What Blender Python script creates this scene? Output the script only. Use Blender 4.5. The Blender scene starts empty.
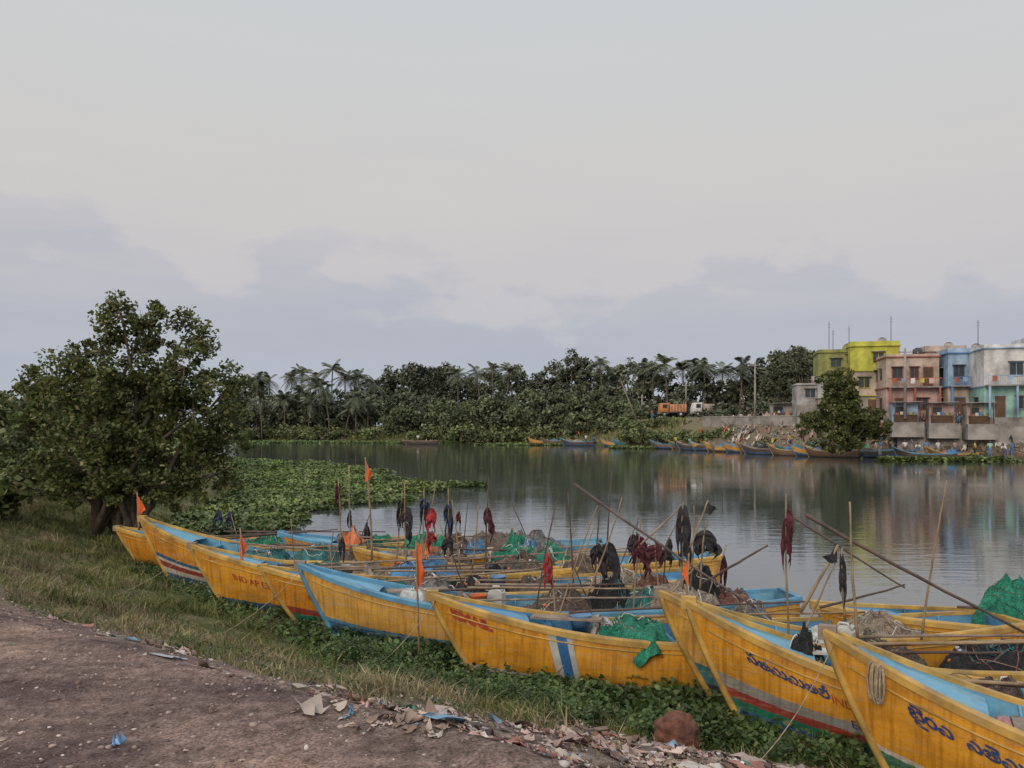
import bpy, math, random
import numpy as np
from mathutils import Vector, Matrix, noise as mnoise
rnd = random.Random(7); R = np.random.RandomState(11)
SC = bpy.context.scene
H = 3.6

# ------------------------------------------------------------------ materials
def new_mat(name):
    m = bpy.data.materials.new(name); m.use_nodes = True
    nt = m.node_tree; b = nt.nodes['Principled BSDF']
    return m, nt, b
def ramp(nt, stops, interp='LINEAR'):
    r = nt.nodes.new('ShaderNodeValToRGB'); cr = r.color_ramp; cr.interpolation = interp
    while len(cr.elements) > 1: cr.elements.remove(cr.elements[0])
    cr.elements[0].position = stops[0][0]; cr.elements[0].color = (*stops[0][1], 1)
    for p, c in stops[1:]:
        e = cr.elements.new(p); e.color = (*c, 1)
    return r
def noise(nt, scale, detail=4, vec=None, rough=0.55):
    n = nt.nodes.new('ShaderNodeTexNoise'); n.inputs['Scale'].default_value = scale
    n.inputs['Detail'].default_value = detail; n.inputs['Roughness'].default_value = rough
    if vec is not None: nt.links.new(vec, n.inputs['Vector'])
    return n
def mixc(nt, fac, a, b, mode='MIX'):
    m = nt.nodes.new('ShaderNodeMix'); m.data_type = 'RGBA'; m.blend_type = mode
    for sock, v in ((m.inputs[0], fac), (m.inputs[6], a), (m.inputs[7], b)):
        if isinstance(v, (int, float)): sock.default_value = v
        elif isinstance(v, tuple): sock.default_value = (*v, 1)
        else: nt.links.new(v, sock)
    return m.outputs[2]
def mth(nt, op, a, b=0.0, c=0.0, clamp=False):
    m = nt.nodes.new('ShaderNodeMath'); m.operation = op; m.use_clamp = clamp
    for i, v in enumerate((a, b, c)):
        if isinstance(v, (int, float)): m.inputs[i].default_value = v
        else: nt.links.new(v, m.inputs[i])
    return m.outputs[0]
def add_bump(nt, b, h, strength=0.3, dist=0.02):
    bp = nt.nodes.new('ShaderNodeBump'); bp.inputs['Strength'].default_value = strength
    bp.inputs['Distance'].default_value = dist
    nt.links.new(h, bp.inputs['Height']); nt.links.new(bp.outputs[0], b.inputs['Normal'])
def pmat(name, c1, c2=None, rough=0.75, scale=4, bump=0.3, bscale=30, bdist=0.01, dirt=0.25, lo=0.35, hi=0.65):
    m, nt, b = new_mat(name)
    tc = nt.nodes.new('ShaderNodeTexCoord').outputs['Object']
    if c2 is None: c2 = tuple(x*0.6 for x in c1)
    n = noise(nt, scale, 6, tc)
    r = ramp(nt, [(lo, c1), (hi, c2)]); nt.links.new(n.outputs['Fac'], r.inputs[0])
    n2 = noise(nt, scale*0.37+0.3, 5, tc, 0.65)
    r2 = ramp(nt, [(0.42, (1,1,1)), (0.75, (1-dirt*1.6,)*3)]); nt.links.new(n2.outputs['Fac'], r2.inputs[0])
    nt.links.new(mixc(nt, 1.0, r.outputs[0], r2.outputs[0], 'MULTIPLY'), b.inputs['Base Color'])
    b.inputs['Roughness'].default_value = rough
    if bump:
        n3 = noise(nt, bscale, 5, tc); add_bump(nt, b, n3.outputs['Fac'], bump, bdist)
    return m
def island_mat(name, stops, rough=0.7, clump=0.5, clump_lo=0.5, transl=0.0, interp='LINEAR', boost=1.0):
    m, nt, b = new_mat(name)
    g = nt.nodes.new('ShaderNodeNewGeometry')
    r = ramp(nt, [(p,tuple(q*boost for q in c)) for p,c in stops], interp); nt.links.new(g.outputs['Random Per Island'], r.inputs[0])
    tc = nt.nodes.new('ShaderNodeTexCoord').outputs['Object']
    n = noise(nt, clump, 3, tc)
    r2 = ramp(nt, [(0.35, (clump_lo,)*3), (0.65, (1.3,1.28,1.2))]); nt.links.new(n.outputs['Fac'], r2.inputs[0])
    col = mixc(nt, 1.0, r.outputs[0], r2.outputs[0], 'MULTIPLY')
    nt.links.new(col, b.inputs['Base Color']); b.inputs['Roughness'].default_value = rough
    b.inputs['Specular IOR Level'].default_value = 0.25
    if transl:
        t = nt.nodes.new('ShaderNodeBsdfTranslucent'); nt.links.new(col, t.inputs[0])
        mx = nt.nodes.new('ShaderNodeMixShader'); mx.inputs[0].default_value = transl
        nt.links.new(b.outputs[0], mx.inputs[1]); nt.links.new(t.outputs[0], mx.inputs[2])
        nt.links.new(mx.outputs[0], nt.nodes['Material Output'].inputs[0])
    return m

# ------------------------------------------------------------------ mesh helpers
def link(o):
    SC.collection.objects.link(o); return o
def np_mesh(name, verts, k, mats, midx=None, smooth=False):
    verts = np.asarray(verts, dtype=np.float32).reshape(-1, 3); n = len(verts)//k
    me = bpy.data.meshes.new(name)
    me.vertices.add(n*k); me.vertices.foreach_set('co', verts.ravel())
    me.loops.add(n*k); me.loops.foreach_set('vertex_index', np.arange(n*k, dtype=np.int32))
    me.polygons.add(n); me.polygons.foreach_set('loop_start', np.arange(0, n*k, k, dtype=np.int32))
    for m in mats: me.materials.append(m)
    if midx is not None: me.polygons.foreach_set('material_index', np.asarray(midx, dtype=np.int32))
    me.update(calc_edges=True)
    return link(bpy.data.objects.new(name, me))
def np_mesh_idx(name, verts, faces, mats, midx=None, smooth=False):
    verts = np.asarray(verts, dtype=np.float32).reshape(-1, 3); faces = np.asarray(faces, dtype=np.int32)
    n, k = faces.shape
    me = bpy.data.meshes.new(name)
    me.vertices.add(len(verts)); me.vertices.foreach_set('co', verts.ravel())
    me.loops.add(n*k); me.loops.foreach_set('vertex_index', faces.ravel())
    me.polygons.add(n); me.polygons.foreach_set('loop_start', np.arange(0, n*k, k, dtype=np.int32))
    for m in mats: me.materials.append(m)
    if midx is not None: me.polygons.foreach_set('material_index', np.asarray(midx, dtype=np.int32))
    me.update(calc_edges=True)
    if smooth: me.polygons.foreach_set('use_smooth', np.ones(n, dtype=bool))
    return link(bpy.data.objects.new(name, me))

class MB:
    def __init__(s): s.v=[]; s.f=[]; s.m=[]; s.s=[]; s.mats=[]
    def mi(s, mat):
        if mat not in s.mats: s.mats.append(mat)
        return s.mats.index(mat)
    def add(s, vs, fs, mat, smooth=False):
        o=len(s.v); s.v += [tuple(p) for p in vs]; i=s.mi(mat)
        for f in fs: s.f.append([a+o for a in f]); s.m.append(i); s.s.append(smooth)
    def box(s, a, b, mat, M=None):
        x0,y0,z0=a; x1,y1,z1=b
        vs=[Vector(p) for p in ((x0,y0,z0),(x1,y0,z0),(x1,y1,z0),(x0,y1,z0),(x0,y0,z1),(x1,y0,z1),(x1,y1,z1),(x0,y1,z1))]
        if M: vs=[M@p for p in vs]
        s.add(vs, [(3,2,1,0),(4,5,6,7),(0,1,5,4),(1,2,6,5),(2,3,7,6),(3,0,4,7)], mat)
    def tube(s, path, radii, mat, seg=8, caps=True, smooth=True):
        path=[Vector(p) for p in path]; n=len(path)
        if isinstance(radii,(int,float)): radii=[radii]*n
        vs=[]; up=Vector((0.13,0.21,0.97))
        prevU=None
        for i,p in enumerate(path):
            d=(path[min(i+1,n-1)]-path[max(i-1,0)])
            if d.length<1e-7: d=Vector((0,0,1))
            d.normalize()
            U = d.cross(up) if prevU is None else prevU-d*prevU.dot(d)
            if U.length<1e-4: U=d.cross(Vector((1,0,0)))
            U.normalize(); prevU=U; W=d.cross(U)
            for k in range(seg):
                a=2*math.pi*k/seg; vs.append(p+(U*math.cos(a)+W*math.sin(a))*radii[i])
        fs=[]
        for i in range(n-1):
            for k in range(seg):
                k2=(k+1)%seg; fs.append((i*seg+k,i*seg+k2,(i+1)*seg+k2,(i+1)*seg+k))
        if caps: fs.append(tuple(range(seg-1,-1,-1))); fs.append(tuple((n-1)*seg+k for k in range(seg)))
        s.add(vs,fs,mat,smooth)
    def grid(s, P, mat, smooth=True, closed_u=False):
        ni=len(P); nj=len(P[0]); vs=[p for r in P for p in r]; fs=[]
        for i in range(ni-1 + (1 if closed_u else 0)):
            for j in range(nj-1):
                i2=(i+1)%ni
                fs.append((i*nj+j,i2*nj+j,i2*nj+j+1,i*nj+j+1))
        s.add(vs,fs,mat,smooth)
    def prism(s, prof, y0, y1, mat, M=None):
        n=len(prof); vs=[Vector((x,y0,z)) for x,z in prof]+[Vector((x,y1,z)) for x,z in prof]
        if M: vs=[M@p for p in vs]
        fs=[tuple(range(n)), tuple(range(2*n-1,n-1,-1))]+[(i,(i+n),(i+1)%n+n,(i+1)%n) for i in range(n)]
        s.add(vs,fs,mat)
    def ball(s, c, r, mat, seg=10, rings=7, sq=(1,1,1), nz=0.0, seed=0):
        P=[]
        for i in range(rings+1):
            th=math.pi*i/rings; row=[]
            for j in range(seg+1):
                ph=2*math.pi*(j%seg)/seg
                d=Vector((math.sin(th)*math.cos(ph),math.sin(th)*math.sin(ph),math.cos(th)))
                k=1+nz*mnoise.noise(d*2.2+Vector((seed,0,0)))
                row.append(Vector(c)+Vector((d.x*sq[0],d.y*sq[1],d.z*sq[2]))*r*k)
            P.append(row)
        s.grid(P,mat)
    def obj(s, name, parent=None):
        me=bpy.data.meshes.new(name); me.from_pydata([tuple(p) for p in s.v],[],s.f)
        for m in s.mats: me.materials.append(m)
        me.polygons.foreach_set('material_index', s.m); me.polygons.foreach_set('use_smooth', s.s)
        me.update(); o=link(bpy.data.objects.new(name,me))
        if parent: o.parent=parent
        return o
def empty(name, loc=(0,0,0), rz=0, rx=0, ry=0):
    e=bpy.data.objects.new(name,None); e.empty_display_size=0.3
    e.location=loc; e.rotation_euler=(rx,ry,rz); return link(e)

# ------------------------------------------------------------------ terrain functions
def hsh(i,j,seed):
    v=np.sin(i*127.1+j*311.7+seed*74.7)*43758.5453; return v-np.floor(v)
def vnoise(x,y,s,seed=0):
    x=np.asarray(x,float)/s; y=np.asarray(y,float)/s; i=np.floor(x); j=np.floor(y); fx=x-i; fy=y-j
    fx=fx*fx*(3-2*fx); fy=fy*fy*(3-2*fy)
    a=hsh(i,j,seed);b=hsh(i+1,j,seed);c=hsh(i,j+1,seed);d=hsh(i+1,j+1,seed)
    return (a*(1-fx)+b*fx)*(1-fy)+(c*(1-fx)+d*fx)*fy
def sst(a,b,x):
    t=np.clip((np.asarray(x,float)-a)/(b-a),0,1); return t*t*(3-2*t)
river = np.array([(4.3,8.7),(3.4,9.6),(2.2,10.3),(1.0,11.1),(-1.1,12.6),(-3.0,14.2),(-5.3,16.6),(-8.4,20.6),(-10.4,24),(-11.2,28),(-12.6,34),(-14.5,44),
 (-20,62),(-29,85),(-40,110),(-62,150),(-110,190),(-90,200),(-60,192),(-38,186),(-20,180),(-6,170),(5,160),(15,145),(24,128),(31,113),(37,99),(46,89),(53,83),(75,72),
 (140,50),(300,20),(300,-120),(60,-40),(20,-7),(9,3),(6,6.6)],float)
def in_poly(x,y,P):
    c=np.zeros(x.shape,bool); n=len(P)
    for i in range(n):
        x0,y0=P[i]; x1,y1=P[(i+1)%n]
        cond=((y0>y)!=(y1>y))
        xi=(x1-x0)*(y-y0)/((y1-y0) if y1!=y0 else 1e-9)+x0
        c^=(cond&(x<xi))
    return c
def sdist(x,y,P=river):
    x=np.asarray(x,float); y=np.asarray(y,float); d=np.full(x.shape,1e9); n=len(P)
    for i in range(n):
        ax,ay=P[i]; bx,by=P[(i+1)%n]; dx,dy=bx-ax,by-ay
        t=np.clip(((x-ax)*dx+(y-ay)*dy)/(dx*dx+dy*dy),0,1)
        d=np.minimum(d,np.hypot(x-ax-t*dx,y-ay-t*dy))
    return np.where(in_poly(x,y,P),-d,d)
def road_r(x,y):
    return (x-0.0)*(-0.651)+(y-4.0)*(-0.759)
def road_s(x,y):
    return (x-0.0)*(-0.759)+(y-4.0)*(0.651)
def ground_z(x,y,sd=None):
    x=np.asarray(x,float); y=np.asarray(y,float)
    if sd is None: sd=sdist(x,y)
    fr=sst(2,26,x)*sst(40,65,y)
    fl=sst(60,120,y)*(1-sst(2,26,x))
    h=2.0+2.75*fr-0.7*fl
    kk=sst(19,26,y)
    z_near=h*np.clip(sd/6.3,0,1)**1.28
    z_far=h*(1-(1-np.clip(sd/6.0,0,1))**1.7)
    z=z_near*(1-kk)+z_far*kk
    rr0=road_r(x,y); ss0=road_s(x,y)
    rr=rr0+(vnoise(x,y,0.9,5)-.5)*0.5
    rough=1-0.85*sst(-0.2,0.4,rr)
    z=z+np.where(sd>0, sst(0,1.6,sd)*rough*((vnoise(x,y,1.7,1)-.5)*0.20+(vnoise(x,y,0.45,2)-.5)*0.08)+(vnoise(x,y,0.9,8)-.5)*0.03*sst(0,1,sd),0)
    on=sst(0.0,0.6,rr)*(y<40)*(y>-20)
    z=z+on*((vnoise(rr0,ss0*.22,.45,66)-.5)*.045+(vnoise(x,y,.22,67)-.5)*.02)
    z=np.where(sd<0,np.maximum(sd*0.35,-1.6)-0.02,z)
    return z
def gz(x,y): return float(ground_z(np.array([x]),np.array([y]))[0])

# ------------------------------------------------------------------ ground
N=560; k=8.0; u=np.linspace(-1,1,N)
gx=np.sinh(k*u)*1.3; gy=8+np.sinh(k*u)*1.3
X,Y=np.meshgrid(gx,gy,indexing='ij'); SD=sdist(X.ravel(),Y.ravel())
Z=ground_z(X.ravel(),Y.ravel(),SD)
V=np.stack([X.ravel(),Y.ravel(),Z],1)
ii,jj=np.meshgrid(np.arange(N-1),np.arange(N-1),indexing='ij'); a=(ii*N+jj).ravel()
F=np.stack([a,a+N,a+N+1,a+1],1)
m,nt,b=new_mat('ground_mat')
at=nt.nodes.new('ShaderNodeAttribute'); at.attribute_name='masks'
sp=nt.nodes.new('ShaderNodeSeparateColor'); nt.links.new(at.outputs['Color'],sp.inputs[0])
geo=nt.nodes.new('ShaderNodeNewGeometry').outputs['Position']
n1=noise(nt,0.9,8,geo,0.62); n2=noise(nt,9,8,geo,0.72); n3=noise(nt,60,4,geo,0.6); n4=noise(nt,3.0,6,geo,0.65)
mpr=nt.nodes.new('ShaderNodeMapping'); mpr.inputs['Rotation'].default_value=(0,0,math.radians(40.6)); mpr.inputs['Scale'].default_value=(.35,2.2,1); nt.links.new(geo,mpr.inputs[0]); n5=noise(nt,1.2,6,mpr.outputs[0],.6)
road=ramp(nt,[(0.28,(0.115,0.082,0.070)),(0.46,(0.230,0.168,0.145)),(0.60,(0.34,0.26,0.225)),(0.72,(0.46,0.37,0.33))]); nt.links.new(n2.outputs['Fac'],road.inputs[0])
roadL=ramp(nt,[(0.36,(0.50,0.48,0.51)),(0.5,(0.87,.84,.84)),(0.64,(1.25,1.17,1.10))]); nt.links.new(n1.outputs['Fac'],roadL.inputs[0])
roadc=mixc(nt,1,road.outputs[0],roadL.outputs[0],'MULTIPLY')
r5=ramp(nt,[(0.35,(0.72,0.70,0.72)),(0.6,(1.14,1.10,1.06))]); nt.links.new(n5.outputs['Fac'],r5.inputs[0]); roadc=mixc(nt,1,roadc,r5.outputs[0],'MULTIPLY')
sp3=ramp(nt,[(0.36,(0.5,0.5,0.5)),(0.5,(1,1,1)),(0.66,(1.4,1.35,1.35))]); nt.links.new(n3.outputs['Fac'],sp3.inputs[0])
roadc=mixc(nt,1,roadc,sp3.outputs[0],'MULTIPLY')
gr=ramp(nt,[(0.35,(0.06,0.075,0.025)),(0.5,(0.115,0.115,0.048)),(0.66,(0.22,0.175,0.10))]); nt.links.new(n4.outputs['Fac'],gr.inputs[0])
grc=mixc(nt,1,gr.outputs[0],sp3.outputs[0],'MULTIPLY')
dirt=ramp(nt,[(0.35,(0.11,0.08,0.062)),(0.55,(0.24,0.18,0.15)),(0.7,(0.42,0.34,0.30))]); nt.links.new(n2.outputs['Fac'],dirt.inputs[0])
dirtc=mixc(nt,1,dirt.outputs[0],sp3.outputs[0],'MULTIPLY')
jit=mth(nt,'MULTIPLY_ADD',n4.outputs['Fac'],1.8,-0.9)
def jm(s):
    x=mth(nt,'ADD',s,jit); return mth(nt,'MULTIPLY_ADD',x,2.5,-0.75,clamp=True)
c=mixc(nt,jm(sp.outputs[1]),dirtc,grc); c=mixc(nt,jm(sp.outputs[0]),c,roadc)
wet=mixc(nt,sp.outputs[2],c,(0.055,0.048,0.03)); nt.links.new(wet,b.inputs['Base Color'])
b.inputs['Roughness'].default_value=0.92; b.inputs['Specular IOR Level'].default_value=0.2
hh=mth(nt,'ADD',n2.outputs['Fac'],mth(nt,'MULTIPLY',n3.outputs['Fac'],0.4)); add_bump(nt,b,hh,0.95,0.045)
ground=np_mesh_idx('ground',V,F,[m],smooth=True)
def trash_zone(x,y,sd,rr):
    """1 where the rubbish strip lies between the track and the waterside plants"""
    a_=sst(-1.5,-0.5,x)*sst(-2.5,-1.9,rr)
    b_=sst(0.1,0.8,x)*sst(1.45,2.0,sd)
    return np.clip(a_+b_,0,1)*(1-sst(-.25,.25,rr))*(y<14)
rr=road_r(V[:,0],V[:,1])+(vnoise(V[:,0],V[:,1],1.1,9)-.5)*0.9
mR=sst(-0.5,0.3,rr)*(Y.ravel()<40)
near=(Y.ravel()<60)
mG=np.where(near,(1-sst(-1.4,-0.2,rr))*(1-.95*trash_zone(V[:,0],V[:,1],SD,rr)), 1-0.55*sst(12,35,V[:,0]))
mW=1-sst(0.0,0.45,SD)
col=np.stack([mR,mG,mW,np.ones_like(mR)],1).astype(np.float32)
ca=ground.data.color_attributes.new('masks','FLOAT_COLOR','POINT'); ca.data.foreach_set('color',col.ravel())

# water
m,nt,b=new_mat('water_mat')
geo=nt.nodes.new('ShaderNodeNewGeometry').outputs['Position']
b.inputs['Base Color'].default_value=(0.055,0.065,0.058,1); b.inputs['Roughness'].default_value=0.03
b.inputs['IOR'].default_value=1.65; b.inputs['Specular IOR Level'].default_value=1.0
mp=nt.nodes.new('ShaderNodeMapping'); mp.inputs['Scale'].default_value=(0.5,1.6,1); nt.links.new(geo,mp.inputs[0])
w1=noise(nt,1.6,4,mp.outputs[0]); w2=noise(nt,0.13,3,geo)
w3=mth(nt,'MULTIPLY',w1.outputs['Fac'],mth(nt,'MULTIPLY_ADD',w2.outputs['Fac'],2.2,-0.5,clamp=True))
add_bump(nt,b,w3,0.35,0.032)
mb=MB(); P=[[Vector((-300+600*i/40,-130+460*j/40,0)) for j in range(41)] for i in range(41)]
mb.grid(P,m); mb.obj('river_water')

# ------------------------------------------------------------------ foliage cards
LEAF=np.array([(-1,0),(-.35,.55),(.45,.5),(1,0),(.45,-.5),(-.35,-.55)])
QUAD=np.array([(-1,-.5),(.9,-.6),(1,.5),(-.8,.6)])
def rand_unit(n):
    v=R.normal(size=(n,3)); return v/np.linalg.norm(v,axis=1,keepdims=True)
def cards(C,size,shape=QUAD,up=0.0,aspect=1.0):
    n=len(C); W=rand_unit(n); W[:,2]=np.abs(W[:,2])+up; W/=np.linalg.norm(W,axis=1,keepdims=True)
    U=np.cross(W,rand_unit(n)); U/=np.linalg.norm(U,axis=1,keepdims=True)+1e-9; Vv=np.cross(W,U)
    s=np.asarray(size).reshape(-1,1,1)*np.ones((n,1,1))
    sh=shape[None,:,:]
    return C[:,None,:]+(U[:,None,:]*sh[:,:,0:1]+Vv[:,None,:]*sh[:,:,1:2]*aspect)*s
def clump_pts(centers,rads,per):
    centers=np.asarray(centers,float); rads=np.asarray(rads,float)
    n=len(centers); d=rand_unit(n*per)*(R.uniform(0,1,(n*per,1))**0.5)
    d[:,2]*=0.8
    return np.repeat(centers,per,0)+d*np.repeat(rads,per)[:,None]
def lobe_clumps(lobes,nsub,sub_r):
    C=[];Rr=[]
    for (x,y,z,rx,ry,rz) in lobes:
        n=max(4,int(nsub*(rx*ry*rz)**(2/3.)))
        d=rand_unit(n)*(R.uniform(0.2,1.15,(n,1))**0.6)
        C.append(np.array([x,y,z])+d*np.array([rx,ry,rz])); Rr.append(R.uniform(0.5,1.4,n)*sub_r)
    return np.concatenate(C),np.concatenate(Rr)
bark=pmat('bark_mat',(0.15,0.12,0.09),(0.07,0.055,0.04),0.9,6,0.6,25,0.02)
leaf_near=island_mat('leaf_near_mat',[(0,(0.050,0.072,0.020)),(0.5,(0.105,0.130,0.040)),(0.85,(0.18,0.19,0.075)),(1,(0.26,0.235,0.12))],0.6,0.9,0.5,0.3)
leaf_far=island_mat('leaf_far_mat',[(0,(0.066,0.082,0.058)),(0.6,(0.120,0.140,0.092)),(1,(0.195,0.20,0.14))],0.85,0.10,0.55)  # distance haze painted into the leaf colour: paler and less saturated
leaf_far2=island_mat('leaf_far_light_mat',[(0,(0.08,0.105,0.045)),(0.6,(0.145,0.175,0.075)),(1,(0.22,0.23,0.12))],0.8,0.2,0.6)
palm_leaf=island_mat('palm_leaf_mat',[(0,(0.070,0.085,0.062)),(0.6,(0.120,0.14,0.095)),(1,(0.19,0.195,0.14))],0.8,0.2,0.7)  # fronds lightened in base colour to stand in for aerial haze

def tree(name,base,lobes,nsub,sub_r,per,leaf,lm,trunks,tr):
    root=empty(name,base)
    C,Rr=lobe_clumps(lobes,nsub,sub_r)
    P=cards(clump_pts(C,Rr,per),R.uniform(0.6,1.3,len(C)*per)*leaf,QUAD,0.2)
    o=np_mesh('foliage',P,4,[lm]); o.parent=root
    mb=MB()
    for (x,y,z,rx,ry,rz) in lobes:
        t=rnd.choice(trunks); s=Vector(t); e=Vector((x,y,z))
        mid=s.lerp(e,0.5)+Vector((rnd.uniform(-.3,.3),rnd.uniform(-.3,.3),0.12*(e-s).length))
        path=[s,s.lerp(mid,.5)+Vector((rnd.uniform(-.1,.1),0,.1)),mid,mid.lerp(e,.5),e]
        mb.tube(path,[tr,tr*.8,tr*.55,tr*.38,tr*.18],bark,7)
    lc=np.array([[l[0],l[1],l[2]] for l in lobes])
    for c in C[::3]:
        j=int(np.argmin(((lc-c)**2).sum(1))); s=Vector(lc[j]); e=Vector(c)
        mid=s.lerp(e,.5)+Vector((rnd.uniform(-.1,.1),rnd.uniform(-.1,.1),rnd.uniform(-.1,.15)))*(e-s).length*.6
        mb.tube([s,mid,e],[tr*.25,tr*.15,tr*.05],bark,4,False)
    mb.obj('trunk_and_branches',root)
    return root

def L23(px,py,r,dd=0,sx=1.0,sz=1.0,d=23.5):
    kx=(px-512)/850*d; return (kx+11.0,dd,3.6-(py-425)/850*d-1.1, r/850*d*sx, r/850*d, r/850*d*sz)
lobes=[L23(122,316,21,.0,1.1,1.0),L23(146,311,17,.2),L23(133,342,27,.3,1.2),L23(106,352,20,-.3),L23(188,326,16,.2),L23(203,346,17,.2),L23(190,368,28,-.4,1.2),L23(150,376,28,.0,1.3),
 L23(75,368,20,.2),L23(50,376,18,0),L23(100,392,32,-.6,1.3),L23(140,405,38,.2,1.3),L23(226,386,22,.2),L23(200,415,36,-.5,1.2),L23(60,410,34,.3,1.2),L23(100,438,38,-.8,1.2),
 L23(150,448,40,-.2,1.3),L23(222,436,28,.3),L23(60,465,28,-.3,1.4,.9),L23(110,485,30,-.6,1.4,.75),L23(165,484,34,-.3,1.3,.8),L23(215,474,30,0,1.0,.9),L23(34,386,14,.2),L23(28,428,18,.2),L23(182,392,24,.4)]
tree('bank_tree',(-11.0,23.5,1.1),lobes,34,0.31,64,0.054,leaf_near,[(-.5,0,-.5),(0.1,0.1,-.5),(0.6,-.1,-.5),(-.1,.3,-.5)],0.11)
def shrub(name,x,y,w,h,lm,leaf=0.07,per=50,nsub=12,sr=0.38):
    z=gz(x,y); lb=[]
    for i in range(6):
        lb.append((rnd.uniform(-w,w)*.6,rnd.uniform(-w,w)*.4,h*rnd.uniform(.3,.75),w*.5,w*.45,h*.35))
    return tree(name,(x,y,z-0.1),lb,nsub,sr,per,leaf,lm,[(0,0,0)],0.05)
for (x,y,w,h) in [(-17.5,27,2.4,2.6),(-21,33,3.5,3.4),(-14.3,26.5,1.8,1.4),(-16,22,1.6,1.2),(-13.6,21.6,1.0,.8),(-24,40,4.5,3.8),(-14.2,33.0,1.3,1.3),(-30,60,6,5.5),(-18,46,2.5,2.2),(-24.5,58,3.5,4.2)]:
    shrub('shrub',x,y,w,h,leaf_far2 if rnd.random()<.75 else leaf_near,0.07+.0012*y,50,max(4,12-y*.12),.38+.004*y)

def canopy(rows,name,lm,leaf=0.42,per=46):
    Cs=[];Rs=[];mb=MB()
    for (px,d,ytop,wpx,zb) in rows:
        x=(px-512)/850*d; zt=3.6+(425-ytop)/850*d; w=wpx/850*d/2; hh=zt-zb
        n=int(12+w*hh*0.7)
        for i in range(n):
            dd=rand_unit(1)[0]*(R.uniform(.35,1)**.5)
            Cs.append((x+dd[0]*w, d+dd[1]*w*.8, zb+hh*.54+dd[2]*hh*.44)); Rs.append(R.uniform(.7,1.5)*min(1.2,0.22*w+0.35))
        mb.tube([(x,d,zb-1),(x+rnd.uniform(-.4,.4),d,zb+hh*.3),(x+rnd.uniform(-1,1),d,zb+hh*.75)],[.35,.28,.1],bark,6)
        for q in range(3): mb.tube([(x,d,zb+hh*.25),(x+rnd.uniform(-w,w)*.6,d+rnd.uniform(-1,1),zb+hh*.7)],[.16,.05],bark,5)
    pts=clump_pts(Cs,Rs,per); P=cards(pts,R.uniform(.6,1.3,len(pts))*leaf,QUAD,0.2)
    root=empty(name); np_mesh('foliage',P,4,[lm]).parent=root; mb.obj('trunks',root)
rows=[]
sky_line=[(240,384),(262,382),(300,386),(335,388),(370,378),(392,366),(405,363),(420,362),(434,363),(448,364),(468,374),(490,368),(515,366),(540,370),(558,362),(574,347),(592,356),(612,362),(630,358),(648,366),(672,372),(700,372),(725,376),(748,372),(765,360),(785,346),(800,342),(812,352),(835,360)]
for px,yt in sky_line:
    d=205-55*float(sst(380,820,px))+R.uniform(0,10); rows.append((px,d,yt+R.uniform(-2,3),R.uniform(34,50),1.2+3*float(sst(560,700,px))))
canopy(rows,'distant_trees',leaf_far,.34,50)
rows=[]
for px in range(236,790,17):
    d=196-58*float(sst(380,820,px))+R.uniform(-3,3); rows.append((px+R.uniform(-6,6),d,R.uniform(388,408)+10*(px>640),R.uniform(26,44),1.0+3.0*float(sst(560,720,px))))
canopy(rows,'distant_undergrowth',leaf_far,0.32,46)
rows=[(470,178,397,60,1),(500,176,392,66,1),(545,168,388,70,1),(585,160,390,60,1),(610,155,398,50,1.5),(445,182,402,50,1),(640,152,402,40,3),(560,165,404,60,.8),(520,172,408,70,.8),(590,156,412,60,.8),(405,188,408,50,.8),(620,150,414,50,1.5)]
canopy(rows,'riverside_trees',island_mat('riverside_leaf_mat',[(0,(0.07,0.09,0.05)),(0.6,(0.125,0.15,0.08)),(1,(0.20,0.21,0.13))],0.85,0.14,0.5),0.32,52)
rows=[(px,R.uniform(186,194),R.uniform(424,431),R.uniform(26,40),0.2) for px in range(244,420,13)]+[(px,177-(px-430)*.13,R.uniform(425,433),R.uniform(20,34),0.1) for px in range(420,640,14)]
canopy(rows,'riverbank_reeds',leaf_far2,0.28,40)
rows=[(px,R.uniform(120,160),R.uniform(386,402),60,1) for px in range(-40,60,18)]
canopy(rows,'distant_trees',leaf_far2,0.36,44)
rows=[(px,140-(px-640)*.15,R.uniform(417,424),R.uniform(14,24),3.0) for px in list(range(628,735,11))]+[(px,133-(px-640)*.15,R.uniform(428,434),R.uniform(14,22),1.0) for px in list(range(628,735,15))]
canopy(rows,'bank_scrub',leaf_far2,0.22,44)

def palms(name,lst):
    Q=[];mb=MB()
    for (px,d,ytop,sc) in lst:
        x=(px-512)/850*d; zt=3.6+(425-ytop)/850*d-1.6*sc; ln=rnd.uniform(-1.2,1.2)
        mb.tube([(x,d,0.5),(x+ln*.2,d,zt*.4),(x+ln,d,zt)],[.22,.17,.13],bark,6)
        c=np.array([x+ln,d,zt])
        for f in range(24):
            az=rnd.uniform(0,2*math.pi); el=rnd.uniform(-.35,1.25); Lf=rnd.uniform(3.4,4.8)*sc
            h=np.array([math.cos(az),math.sin(az),0]); side=np.array([-math.sin(az),math.cos(az),0])
            for i in range(14):
                t=(i+.5)/14; s=Lf*t
                p=c+h*s*math.cos(el)*(1-.15*t)+np.array([0,0,1])*(s*math.sin(el)-2.2*sc*t*t)
                ll=1.0*sc*math.sin(math.pi*min(1,t*.85+.12)); w=.10*sc
                tang=h*math.cos(el)+np.array([0,0,1])*(math.sin(el)-3.8*t*sc/Lf); tang/=np.linalg.norm(tang)
                for sg in (-1,1):
                    tip=p+side*sg*ll*.75+tang*ll*.45-np.array([0,0,1])*ll*.45
                    Q.append([p-tang*w,p+tang*w,tip+tang*w*.4,tip-tang*w*.4])
    root=empty(name); np_mesh('fronds',np.array(Q),4,[palm_leaf]).parent=root; mb.obj('trunks',root)
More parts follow.
